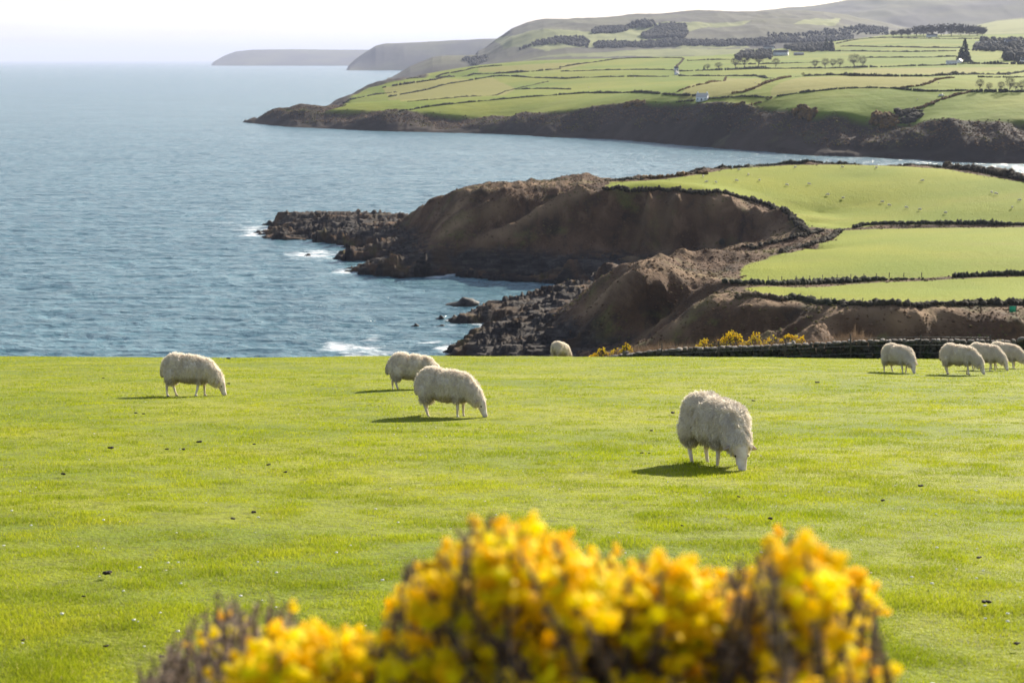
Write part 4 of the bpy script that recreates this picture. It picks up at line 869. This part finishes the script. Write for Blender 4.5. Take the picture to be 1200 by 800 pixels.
    a = me.attributes.new('wool', 'FLOAT', 'POINT'); a.data.foreach_set('value', wool.astype(np.float32))
    nose = np.array(T_(.79, 0, .040))*[KX, 1, 1]; dk = np.clip(sstep(.035, .012, np.linalg.norm(V-nose, axis=1)), 0, 1)*.7+sstep(.03, .012, V[:, 2])*(1-wool)*(V[:, 0] < .45)
    a = me.attributes.new('dark', 'FLOAT', 'POINT'); a.data.foreach_set('value', np.clip(dk, 0, 1).astype(np.float32))
    me.materials.append(MATS['sheep_body']); me.polygons.foreach_set('use_smooth', np.ones(len(me.polygons), bool)); me.update()
    parts = {'body': me}
    if low: return parts
    # locks of wool
    sel = np.where(wool > .6)[0]; ix = r.choice(sel, locks); L = len(ix)
    p = V2[ix]+r.normal(0, voxel*.5, (L, 3)); nn = N[ix]; down = np.array([-.15, 0, -1.])
    d = nn*.50+down*(.42+.5*sstep(.7, .45, V[ix, 2]))[:, None]+r.normal(0, .14, (L, 3)); d /= np.linalg.norm(d, axis=1)[:, None]
    d = np.where((nn[:, 2] > .6)[:, None], nn*.45+r.normal(0, .16, (L, 3))+[-.35, 0, 0]+np.sign(nn[:, 1:2])*np.array([[0, .4, -.1]]), d); d /= np.linalg.norm(d, axis=1)[:, None]
    tn = np.cross(d, nn+r.normal(0, .3, (L, 3))); tn /= np.linalg.norm(tn, axis=1)[:, None]+1e-6
    ln = r.uniform(.022, .046, L)[:, None]; wd = r.uniform(.0018, .0042, L)[:, None]
    A = p-nn*.008; B = p+d*ln*.5+nn*.007+tn*wd; C_ = p+d*ln*.5+nn*.007-tn*wd; E = p+d*ln
    VV = np.stack([A, B, E, C_], 1).reshape(-1, 3); Q = np.arange(4*L).reshape(-1, 4); rn = np.repeat(r.uniform(0, 1, L), 4)
    low_brown = np.repeat(sstep(.42, .33, p[:, 2])*.55*(r.random(L) < .8)*(p[:, 0] < .4), 4)  # browner locks low on the body, none towards the head
    parts['fleece'] = mesh_np('fleece', VV, Q, MATS['fleece'], attrs={'rnd': rn, 'low_brown': low_brown}, link=False)
    ears = []
    for s in (-1, 1):
        b = MB(); t = np.linspace(0, 1, 6); base = np.array([.665, s*.072, .285]); tip = np.array([.665, s*.205, .268])
        wdt = .036*np.sin(np.pi*(t*.86+.12)); P_ = base+(tip-base)*t[:, None]+np.array([0, 0, .012])*np.sin(t*3)[:, None]
        up = np.array([.45, 0, .9]); V_ = np.concatenate([P_+up*wdt[:, None], P_+[.014, 0, -.006], P_-up*wdt[:, None], P_+[-.006, 0, .004]])
        V_ = np.array([T_(*v) for v in V_])*[KX, 1, 1]; k = 6; q = [[a_*k+i, ((a_+1) % 4)*k+i, ((a_+1) % 4)*k+i+1, a_*k+i+1] for a_ in range(4) for i in range(k-1)]
        b.add(V_, Q=q); ears.append(b.build('ear', MATS['sheep_ear'], smooth=True, link=False))
    parts['ear'] = ears; eyes = []
    for s in (-1, 1):
        b = MB(); V_, T2 = ICO1; c = np.array(T_(.722, s*.072, .205))*[KX, 1, 1]; b.add(V_*.016+c, T=T2); eyes.append(b.build('eye', MATS['sheep_eye'], smooth=True, link=False))
    parts['eye'] = eyes; hs = []
    for f in legs:
        b = MB(); V_, T2 = ICO1; V_ = V_*[.042, .031, .026]; V_[:, 2] = np.maximum(V_[:, 2], -.018); b.add(V_*.86+np.array(f)*[KX, 1, 1]+[.004, 0, -.004], T=T2); hs.append(b.build('hoof', MATS['hoof'], smooth=True, link=False))
    parts['hoof'] = hs
    b = MB(); b.tube([(-.505, 0, .60), (-.535, 0, .52), (-.54, 0, .42), (-.53, 0, .37)], [.045, .05, .042, .02], 8); parts['tail'] = b.build('tail', MATS['tail_wool'], smooth=True, link=False)
    return parts
def ground_matrix(q, heading, scale, tilt=True):
    gy = -(.1245+.00076*q[1]+(.1 if q[1] > 66 else 0)) if tilt is True else tilt; n = Vector((0, -gy, 1)).normalized()
    f = Vector((math.cos(heading), math.sin(heading), 0)); f = (f-n*f.dot(n)).normalized(); l = n.cross(f)
    M = Matrix((f, l, n)).transposed().to_4x4(); return Matrix.Translation(Vector(q)) @ M @ Matrix.Scale(scale, 4)
def put_sheep(parts, q, heading, scale, label, group, tilt=True):
    t = empty('sheep', (0, 0, 0), 0, label, 'sheep', group); t.matrix_world = ground_matrix(q, heading, scale, tilt)
    for k, v in parts.items():
        for me in (v if isinstance(v, list) else [v]):
            o = bpy.data.objects.new(k, me); COL.objects.link(o); o.parent = t; o.location.z = -.022 if 'fleece' in parts else 0
    return t
GS = 'sheep grazing in the near pasture'
SH = [  # px, py of the ground under the middle of the body, heading, scale, ...
 (222, 463.5, -4, .80, dict(seed=1, stride=(.03, -.10, .06, -.06)), 'sheep grazing alone at the far left, seen from the side against the sea'),
 (483, 458, 6, .76, dict(seed=2, stride=(.06, -.02, -.07, .05)), 'sheep standing behind another one left of the middle, its head hidden'),
 (523, 488, -20, .76, dict(seed=3, stride=(.02, .0, -.04, .08)), 'nearer sheep of the overlapping pair left of the middle, its head down in profile'),
 (657, None, 52, .95, dict(seed=4), 'sheep seen from behind dipping over the crest in front of the dark cliffs'),
 (838, 547, -63, .785, dict(seed=5, fat=1.0, neck_turn=-.25, stride=(.04, -.03, .02, .07), locks=42000), 'largest and nearest sheep, turned towards the camera with its face in the grass'),
 (1052, 437, -56, .76, dict(seed=6, neck_turn=-.2, stride=(-.05, .05, .05, -.05)), 'leftmost of the four sheep by the stone wall, standing apart'),
 (1124, 438, -36, .77, dict(seed=7, stride=(-.08, .08, -.02, .06)), 'nearest of the three overlapping sheep at the right in front of the stone wall'),
 (1154, 434, -38, .76, dict(seed=8, stride=(.03, -.05, .0, .05)), 'middle one of the three overlapping sheep by the stone wall'),
 (1178, 432, -36, .76, dict(seed=9, stride=(.0, .05, .05, -.05)), 'rightmost sheep, behind the other two near the stone wall')]
for px, py, hd, sc, kw, lab in SH:
    q = pasture_hit(px, py) if py else xz(px, 68, pasture_z(xz(px, 68, 58)[0], 68))
    mk = kw.get('mark'); t = put_sheep(make_sheep(**kw), q, R(hd), sc, lab, GS)
low = make_sheep(30, low=True, voxel=.03)
FS = [(866,199,'topmost left one of the small group below the crest hedge'),(880,195.5,'tiny sheep right under the crest hedge where it meets the brown hedge'),(877,205,'lowest one of the small group below the crest hedge'),(824,207,'tiny sheep just below the right end of the brown scrub clump'),
 (828,213.5,'tiny sheep furthest left in the big headland field'),(839,214,'second tiny sheep from the left in the big headland field'),(863,212,'tiny sheep between the far left pair and the small group'),(890,211.5,'tiny sheep right of and below the small group under the crest hedge'),
 (932,196.2,'tiny sheep under the crest hedge with nothing near it'),(922,217,'tiny dim sheep in the upper middle of the big headland field'),(948,216,'tiny sheep just right of the dim one in the upper middle of the field'),(970,228.6,'left one of the two sheep above the shaded hollow'),
 (988,232.5,'right one of the two sheep above the shaded hollow'),(987,195.8,'first tiny sheep right of the centre under the crest hedge'),(1027,196.6,'tiny sheep furthest right under the crest hedge'),(1034,237,'tiny sheep at the left of a loose row above the thick hedge'),
 (1078,246,'tiny sheep in the middle of the loose row above the thick hedge'),(1108,250,'brightest and lowest tiny sheep above the thick hedge'),(1081,212,'tiny sheep alone in the worn upper right of the big field'),(1162,226,'left one of a touching pair in the right of the big field'),
 (1167,227.5,'right one of a touching pair in the right of the big field'),(1186,243.6,'lower one of two tiny sheep at the right edge of the photo'),(1195,235,'upper one of two tiny sheep at the right edge of the photo'),(1062,243.6,'faint tiny sheep just left of the row middle above the thick hedge'),
 (1042,241,'faint tiny sheep below the left end of the row above the thick hedge')]
for i, (px, py, lab) in enumerate(FS):
    q = mid.hit(px, py+1.2); put_sheep(low, q, rng.uniform(0, 6.28), 1.15, lab, 'tiny sheep on the headland field', tilt=0.0)
for px, py, lab in [(740,88,'upper one of two pale specks of sheep in the far middle fields'),(744,91,'lower one of two pale specks of sheep in the far middle fields'),(690,103,'pale speck of a sheep in the widest far field left of the cottage'),(885,98,'pale speck of a sheep beside the rusty gorse hedge'),(1100,98,'pale speck of a sheep in the field left of the right hand trees'),(1075,118,'pale speck of a sheep in the big bright far field above the gully')]:
    q = far.hit(px, py); put_sheep(low, q, rng.uniform(0, 6.28), 1.5, lab, 'specks of sheep across the bay', tilt=0.0)

# ================================================================ STONE WALL AND WHAT GROWS BEHIND IT
m = NM('wall_stone'); sc_ = m.mix(m.attr('rnd'), (.03, .029, .024), (.10, .092, .08)); sc_ = m.mix(m.ramp(m.noise(3, detail=5), [(.5, 0), (.62, .8)]), sc_, (.055, .065, .03)); m.pr(sc_, .95, m.bump(m.noise(14), .7, .02), .1)  # mossy stone, with the shade of the wall face put into its dark colour
m = NM('coping_stone'); sc_ = m.mix(m.attr('rnd'), (.08, .07, .058), (.30, .27, .24)); sc_ = m.mix(m.ramp(m.noise(5, detail=5), [(.5, 0), (.65, .7)]), sc_, (.13, .11, .07)); m.pr(sc_, .95, m.bump(m.noise(14), .7, .02), .1)  # pale coping, with the lit wall top put into its colour
WP = [(640,84),(700,80.5),(760,78),(850,76),(950,75),(1040,74.5),(1120,74),(1200,73.5),(1330,73)]
WL = np.array([xz(px, D, 57) for px, D in WP]); WL = dens(smooth_line(WL, 2), .05)
arc = np.concatenate([[0], np.cumsum(np.linalg.norm(np.diff(WL[:, :2], axis=0), axis=1))])
def wall_at(s): return np.stack([np.interp(s, arc, WL[:, 0]), np.interp(s, arc, WL[:, 1])], -1)
CV = ICO2[0]; CV = CV/np.maximum(np.abs(CV).max(1), .62)[:, None]*.9
wt = empty('stone_wall', (*wall_at(arc[-1]*.5), pasture_z(*wall_at(arc[-1]*.5))), 0, 'long dark dry stone wall at the far edge of the pasture on the right', 'wall')
org = np.array(wt.location)
b = MB(); z = 0; 
for course in range(9):
    hgt = rng.uniform(.095, .14); s = rng.uniform(0, .2)
    while s < arc[-1]:
        l = rng.uniform(.16, .42)
        for side in (-1, 1):
            p = wall_at(s+l/2); q = wall_at(s+l); d = q-p; a = math.atan2(d[1], d[0]); nrm = np.array([-math.sin(a), math.cos(a)])
            c = p+nrm*side*(.23-.018*course)+rng.normal(0, .012, 2); V = CV*[l*.5, .15, hgt*.56]*(1+rng.normal(0, .05, (len(CV), 1))); cs, sn = math.cos(a+rng.normal(0, .05)), math.sin(a)
            V = np.stack([V[:, 0]*math.cos(a)-V[:, 1]*math.sin(a), V[:, 0]*math.sin(a)+V[:, 1]*math.cos(a), V[:, 2]], 1)
            b.add(V+[c[0], c[1], float(pasture_z(*p))+z+hgt/2-.05]-org, T=ICO2[1], c=rng.random())
        s += l*1.02
    z += hgt*.93
top_z = z-.05
b.build('stonework', MATS['wall_stone'], wt)
b = MB(); s = 0
while s < arc[-1]:
    l = rng.uniform(.12, .30); h_ = rng.uniform(.08, .17)*(1.9 if rng.random() < .12 else 1); p = wall_at(s+l/2); q = wall_at(s+l); d = q-p; a = math.atan2(d[1], d[0])+rng.normal(0, .2)
    V = CV*[l*.5, rng.uniform(.16, .24), h_*.5]*(1+rng.normal(0, .07, (len(CV), 1))); V[:, 0] += V[:, 2]*rng.normal(0, .4)
    V = np.stack([V[:, 0]*math.cos(a)-V[:, 1]*math.sin(a), V[:, 0]*math.sin(a)+V[:, 1]*math.cos(a), V[:, 2]], 1)
    b.add(V+[p[0], p[1], float(pasture_z(*p))+top_z+h_*.35]-org, T=ICO2[1], c=rng.random()); s += l*rng.uniform(.95, 1.3)
b.build('coping', MATS['coping_stone'], wt)
# posts of the wire fence in front of the wall
pts = []
for px in (775, 842, 920, 997, 1078, 1160):
    D = np.interp(px, [p[0] for p in WP], [p[1] for p in WP])-.75; x = xz(px, D, 57)[0]; pts.append(np.array([x, D, float(pasture_z(x, D))]))
fence('thin grey posts and wires standing against the dry stone wall', pts, None, 1.25, .035, 'wire_fence')
# bracken and gorse behind
m = NM('dead_bracken'); c_ = m.mix(m.attr('rnd'), (.11, .075, .05), (.30, .21, .14)); m.pr(c_, .95, None, .1, trans=.25)
m = NM('gorse_green'); c_ = m.mix(m.attr('rnd'), (.030, .036, .014), (.10, .085, .045)); m.pr(c_, .9, None, .15, trans=.15)
m = NM('gorse_yellow'); c_ = m.mix(m.attr('rnd'), (1.0, .70, .006), (1.0, .88, .02)); m.pr(c_, .75, None, .15, trans=.30)
def strands(P, L, wd, lean, dn=1.0, r=rng):
    n = len(P); d = np.stack([r.normal(0, lean, n), r.normal(0, lean, n), np.full(n, dn)], 1); d /= np.linalg.norm(d, axis=1)[:, None]
    a = r.uniform(0, 6.28, n); t = np.stack([np.cos(a), np.sin(a), np.zeros(n)], 1)
    L = np.broadcast_to(L, n)[:, None]; wd = np.broadcast_to(wd, n)[:, None]
    V = np.stack([P-t*wd, P+t*wd, P+d*L+r.normal(0, .1, (n, 3))*L], 1).reshape(-1, 3); return V, np.arange(3*n).reshape(-1, 3), np.repeat(r.random(n), 3)
n = 60000; s = rng.uniform(arc[-1]*.10, arc[-1]*.62, n); p = wall_at(s); off = rng.uniform(.5, 3.2, n); p = p+np.stack([np.zeros(n), off], 1)
P3 = np.concatenate([p, pasture_z(p[:, 0], p[:, 1])[:, None]], 1); hh = (.85+.35*fbm(p*.7, 3, 2))*rng.uniform(.5, 1.15, n)+off*.16
V, T, rn = strands(P3, hh, .032, .25); o = mesh_np('bracken', V, T, MATS['dead_bracken'], attrs={'rnd': rn}); props(o, 'brown dead bracken growing behind the left half of the stone wall', 'bracken', None, 'stuff')
def small_gorse(px, D, wd, hg, label, yellow=900, seed=0):
    r = np.random.default_rng(seed); x, y = xz(px, D, 57)[:2]; q = np.array([x, y, float(pasture_z(x, y))]); t = empty('gorse_bush', q, 0, label, 'gorse bush', 'flowering gorse behind the wall')
    n = 4200; d = r.normal(size=(n, 3)); d /= np.linalg.norm(d, axis=1)[:, None]; d[:, 2] = abs(d[:, 2]); rr = r.uniform(.45, 1, n)[:, None]**.5*(1+.22*fbm(d*2.5+seed, 3, seed))[:, None]
    P = d*rr*[wd, wd*.8, hg]; V, T, rn = strands(P-[0, 0, .05], r.uniform(.06, .14, n), .014, .8, r=r); mesh_np('foliage', V, T, MATS['gorse_green'], t, attrs={'rnd': rn})
    d = r.normal(size=(yellow, 3)); d /= np.linalg.norm(d, axis=1)[:, None]; d[:, 2] = abs(d[:, 2])**.6; d /= np.linalg.norm(d, axis=1)[:, None]; k = fbm(d*3+seed*2, 2, seed+3) > -.1; d = d[k]
    P = d*(1.0+.22*fbm(d*2.5+seed, 3, seed))[:, None]*[wd, wd*.8, hg]*r.uniform(.93, 1.06, (len(d), 1)); s = r.uniform(.016, .034, len(d))
    V, T, k = scatter(ICO1, P, np.stack([s, s, s], 1)); mesh_np('blossom', V, T, MATS['gorse_yellow'], t, attrs={'rnd': np.repeat(r.random(len(d)), k)})
for i, a in enumerate([(668,74,.14,.9,'tiny yellow tuft of gorse right beside the sheep seen from behind',150),(694,82,.4,1.35,'low yellow gorse at the left end of the stone wall',900),(707,82,.5,1.5,'second gorse mound from the left end of the stone wall',1000),(722,81.5,.45,1.45,'third small gorse mound from the left end of the stone wall',500),(735,80.5,.42,1.65,'small gorse bush with a bright yellow cap near the left end of the wall',800),
    (825,78.5,.8,1.4,'gorse bush left of the tall flat topped one behind the wall',900),(838,78.5,.5,1.45,'narrow gorse bush touching the tall flat topped one behind the wall',600),(856,78.5,.75,1.8,'tallest gorse bush behind the wall with a flat yellow top',1100),(883,78,.65,1.6,'yellow gorse bush just right of the tallest one',1000),(908,78,.8,1.5,'wide gorse bush behind the middle of the wall',1100),(925,78,.7,1.5,'gorse bush right of the wide one behind the middle of the wall',1100),(939,78,.5,1.4,'last gorse bush on the right behind the middle of the wall',800),
    (1176,76.5,.45,1.1,'small gorse with a little yellow behind the wall near the right edge',200)]): small_gorse(*a, seed=40+i)

# ================================================================ TURF
m = NM('grass_blade'); r_ = m.attr('rnd'); wn = m.noise(.75, (.6, 1, 1), detail=8, rough=.7); w2 = m.noise(1.6, detail=4)
gc = m.mix(r_, (.215, .285, .006), (.41, .44, .012)); gc = m.mix(m.ramp(wn, [(.40, 0), (.62, 1)]), gc, m.mix(r_, (.28, .325, .014), (.45, .44, .035)))
gc = m.mix(m.ramp(w2, [(.42, .42), (.58, 0)]), gc, (.10, .165, .010)); gc = m.mix(m.attr('straw'), gc, (.46, .38, .17))
m.pr(gc, .7, None, .12, trans=.48)
n = 1700000; u = rng.uniform(-90, 1290, n); D = np.where(rng.random(n) < .62, 1/rng.uniform(1/68., 1/6.2, n), np.exp(rng.uniform(math.log(6.2), math.log(68), n)))
x = (u-600)/F*D; P2 = np.stack([x, D], 1); tuft = fbm(P2*3.1, 3, 88); big = fbm(P2*.5, 3, 89)
keep = rng.random(n) < .85+.5*tuft; P2, D, tuft, big, x = P2[keep], D[keep], tuft[keep], big[keep], x[keep]; n = len(P2)
P3 = np.stack([x, D, pasture_full(x, D)-.004], 1)
hgt = .60*(.022+.034*np.clip(tuft+.35, 0, 1)**1.5+.008*big)*rng.uniform(.6, 1.35, n); wd = np.maximum(.0016, D*.00022)*rng.uniform(.7, 1.4, n)
V, T, rn = strands(P3, hgt, wd, .55)
straw = np.repeat(((rng.random(n) < .045)*rng.uniform(.4, 1, n)), 3)
o = mesh_np('grass', V, T, MATS['grass_blade'], attrs={'rnd': rn, 'straw': straw}); props(o, 'short yellow green sheep cropped turf', 'grass', None, 'stuff')
plain('daisy_white', (.75, .74, .68), .9, .1, 5)
n = 260; u = rng.uniform(-60, 1260, n); D = 1/rng.uniform(1/45., 1/6.5, n); x = (u-600)/F*D; P = np.stack([x, D, pasture_full(x, D)+.035], 1); s = rng.uniform(.004, .009, n)
V, T, k = scatter(ICO1, P, np.stack([s*1.3, s*1.3, s*.6], 1)); o = mesh_np('daisies', V, T, MATS['daisy_white']); props(o, 'tiny white daisies dotted through the turf', 'daisies', None, 'stuff')
plain('dung', (.035, .026, .018), .8, .3, 30, bump=.01)
for i, (px, py, w_, lab) in enumerate([(121,445,4,'small dark dropping left of the lone sheep'),(268,451,5,'small dark dropping just in front of the lone sheep\'s nose'),(159,488,6,'left one of two droppings below the lone sheep\'s shadow'),(168,489,5,'right one of two droppings below the lone sheep\'s shadow'),
 (129,530,9,'flat dark dropping furthest left in the middle of the pasture'),(233,522,9,'largest dropping of the cluster below the lone sheep'),(216,531,8,'dark dropping just left of and below the largest of the cluster'),(195,531,6,'leftmost dropping of the cluster below the lone sheep'),
 (315,549,7,'dropping between the cluster and the gorse, upper of two'),(335,557,6,'dropping between the cluster and the gorse, lower of two'),(298,525,5,'small dropping below the gap between the lone sheep and the pair'),(75,564,8,'dropping near the left edge halfway down the pasture'),
 (273,618,8,'dark dropping above the brown left end of the gorse'),(298,609,9,'wider dropping just above and right of the one over the gorse\'s left end'),(127,684,17,'longest dark dropping, lying flat at the lower left'),(98,710,6,'dropping below the longest one at the lower left'),
 (27,758,7,'dropping in the bottom left corner of the pasture'),(124,762,9,'dropping in the grass at the bottom, left of the gorse'),(190,773,9,'dropping touching the left end of the gorse at the bottom'),(865,593,6,'small dropping above the right hump of the gorse'),
 (903,623,9,'blackest dropping, just above the right hump of the gorse'),(799,629,5,'tiny dropping above the dip in the gorse'),(1034,595,8,'dropping right of the gorse, level with its top'),(1078,576,9,'long dropping in the right of the pasture'),
 (788,485,8,'dropping just left of the nearest sheep\'s body'),(763,507,6,'dropping left of the nearest sheep\'s legs'),(752,534,5,'left one of two round droppings above the nearest sheep\'s shadow'),(761,534,4,'right one of two round droppings above the nearest sheep\'s shadow'),
 (883,469,5,'tiny dropping right of the nearest sheep\'s back'),(958,451,6,'small dropping between the nearest sheep and the wall group'),(1147,666,9,'dropping at the right, level with the top of the gorse\'s right end'),(1155,716,12,'broad dark dropping at the lower right'),
 (1192,760,10,'upright dark dropping at the lower right edge'),(268,420,7,'dark dropping on the crest right of the lone sheep')]):
    q = pasture_hit(px, py); q[2] = pasture_full(q[:1], q[1:2])[0]; b = MB(); w2_ = w_/F*q[1]/2
    for j in range(5): V, T = ICO1; b.add(V*(1+rng.normal(0, .1, (len(V), 1)))*w2_*rng.uniform(.35, .6)*[1, 1, .6]+[rng.uniform(-.55, .55)*w2_, rng.uniform(-.4, .4)*w2_, .03+w2_*.15], T=T)
    o = b.build('dropping', MATS['dung']); o.location = q; props(o, lab, 'dropping', 'sheep droppings on the pasture')

# ================================================================ FLOWERING GORSE IN FRONT OF THE CAMERA
m = NM('gorse_petal'); c_ = m.mix(m.attr('rnd'), (1.0, .71, .003), (1.0, .92, .010)); m.pr(c_, .6, None, .2, trans=.62)
m = NM('gorse_spine'); c_ = m.mix(m.attr('rnd'), (.095, .072, .050), (.52, .40, .33)); m.pr(c_, .85, None, .2, trans=.12)
m = NM('gorse_dry'); c_ = m.mix(m.attr('rnd'), (.28, .20, .155), (.72, .56, .46)); m.pr(c_, .85, None, .2, trans=.2)
plain('gorse_stem', (.10, .075, .055), .9, .4, 60)
def flower_proto():
    b = MB(); V, T = ICO1
    b.add(V*[.30, .62, .66]*[1, 1, 1]+[-.22, 0, .28], T=T)           # standard petal
    b.add(V*[.50, .24, .26]+[.28, .17, .0], T=T); b.add(V*[.50, .24, .26]+[.28, -.17, .0], T=T)   # wings
    b.add(V*[.34, .22, .20]+[-.35, 0, -.12], T=T)                     # calyx side
    return np.concatenate(b.V), np.concatenate(b.T)
FP = flower_proto()
def rotpts(proto, pos, d, s, r):
    V, T = proto; n = len(pos); z = d/np.linalg.norm(d, axis=1)[:, None]; ref = r.normal(size=(n, 3)); x = np.cross(ref, z); x /= np.linalg.norm(x, axis=1)[:, None]; y = np.cross(z, x)
    W = (V[None, :, 0:1]*z[:, None]+V[None, :, 1:2]*x[:, None]+V[None, :, 2:3]*y[:, None])*s[:, None, None]+pos[:, None]
    k = len(V); return W.reshape(-1, 3), (T[None]+(np.arange(n)*k)[:, None, None]).reshape(-1, 3), k
def big_gorse(label, outline, D0, D1, nsh, flowers, dry, ctr, depth_px, seed, nbr=26):
    r = np.random.default_rng(seed); O = np.array(outline, float); base = xz(ctr, (D0+D1)/2, float(pasture_z(0, 2.2))); t = empty('gorse_bush', base, 0, label, 'gorse bush', None)
    Sp = [[] for _ in range(nbr)]; Fl = [[] for _ in range(nbr)]; St = [MB() for _ in range(nbr)]; order = 0
    for i in range(nsh):
        px = r.uniform(O[0, 0], O[-1, 0]); front = r.random(); py = np.interp(px, O[:, 0], O[:, 1])-8+22*r.random()**2+(depth_px*front**1.2 if i > nsh*.30 else r.uniform(0, 34))
        D = D1-(D1-D0)*np.clip((front if i > nsh*.3 else r.random()*.7), 0, 1)+r.normal(0, .05)
        if py > 900: continue
        fl_ = r.random() < flowers(px, py); py -= 0 if fl_ else r.uniform(-4, 9)
        tip = U(px, py, D=D)-base; k = int(np.clip((px-O[0, 0])/(O[-1, 0]-O[0, 0])*nbr, 0, nbr-1))
        root = np.array([tip[0]*.86+r.normal(0, .04), tip[1]*.5+r.normal(0, .04), max(tip[2]-.75, 0)]); c1 = tip-np.array([float(np.clip(r.normal(0, .06), -.09, .09))+tip[0]*.12, float(np.clip(r.normal(0, .05), -.08, .08)), .20])
        path = np.array([root, root*.45+c1*.55+r.normal(0, .02, 3), c1, tip]); path = smooth_line(path, 1); St[k].tube(path, np.linspace(.007, .0018, len(path)), 5)
        # spines all round the upper shoot
        L = .20+.1*r.random(); m_ = 170; tt = r.uniform(0, 1, m_)**.8; ax = tip-c1; ax /= np.linalg.norm(ax); P = tip-ax*(tt*L)[:, None]
        dd = r.normal(size=(m_, 3)); dd -= (dd @ ax)[:, None]*ax*.4; dd += ax*.9; dd /= np.linalg.norm(dd, axis=1)[:, None]; ln = r.uniform(.010, .028, m_)[:, None]*(1.15-.5*(1-tt))[:, None]
        sd2 = np.cross(dd, r.normal(size=(m_, 3))); sd2 /= np.linalg.norm(sd2, axis=1)[:, None]; Sp[k].append(np.stack([P-sd2*.0013, P+sd2*.0013, P+dd*ln], 1))
        if fl_:
            m_ = int(r.uniform(3, 7)) if dry else int(r.uniform(10, 26)); tt = r.uniform(0, 1, m_); dd = r.normal(size=(m_, 3)); dd -= (dd @ ax)[:, None]*ax*.8; dd /= np.linalg.norm(dd, axis=1)[:, None]
            P = tip-ax*(tt*r.uniform(.05, .13))[:, None]+dd*r.uniform(.012, .032, m_)[:, None]; Fl[k].append((P, dd+ax*.5, r.uniform(.0120, .0205, m_)))
    for k in range(nbr):
        if not Sp[k]: continue
        st = St[k].build('branch', MATS['gorse_stem'], t)
        V = np.concatenate(Sp[k]).reshape(-1, 3); n = len(V)//3; mesh_np('spines', V, np.arange(3*n).reshape(-1, 3), MATS['gorse_dry' if dry else 'gorse_spine'], st, attrs={'rnd': np.repeat(r.random(n), 3)})
        if Fl[k]:
            P = np.concatenate([f[0] for f in Fl[k]]); d = np.concatenate([f[1] for f in Fl[k]]); s = np.concatenate([f[2] for f in Fl[k]])
            V, T, kk = rotpts(FP, P, d, s, r); mesh_np('blossom', V, T, MATS['gorse_petal'], st, smooth=True, attrs={'rnd': np.repeat(r.random(len(P)), kk)})
big_gorse('large out of focus gorse bush crowded with yellow blossom in front of the camera', [(270,790),(300,765),(335,752),(365,742),(395,745),(430,742),(458,722),(470,680),(482,652),(505,655),(525,645),(545,622),(592,606),(612,622),(632,618),(655,632),(690,655),(735,662),(782,652),(812,678),(835,682),(862,662),(895,655),(925,633),(955,640),(975,672),(998,668),(1012,684),(1028,720),(1040,770)],
    1.5, 2.25, 880, lambda px, py: .66+.35*(px < 510)+.9*float(vnoise(np.array([[px*.022, py*.022]]), 4)[0]), False, 700, 250, 5, 44)
big_gorse('lower brown spiny gorse with few yellow flowers at the bottom left', [(150,800),(175,775),(205,748),(235,722),(262,702),(300,712),(335,708),(352,722),(380,745),(400,760)],
    1.9, 2.6, 230, lambda px, py: .05 if px < 300 else .12, True, 330, 120, 6, 12)
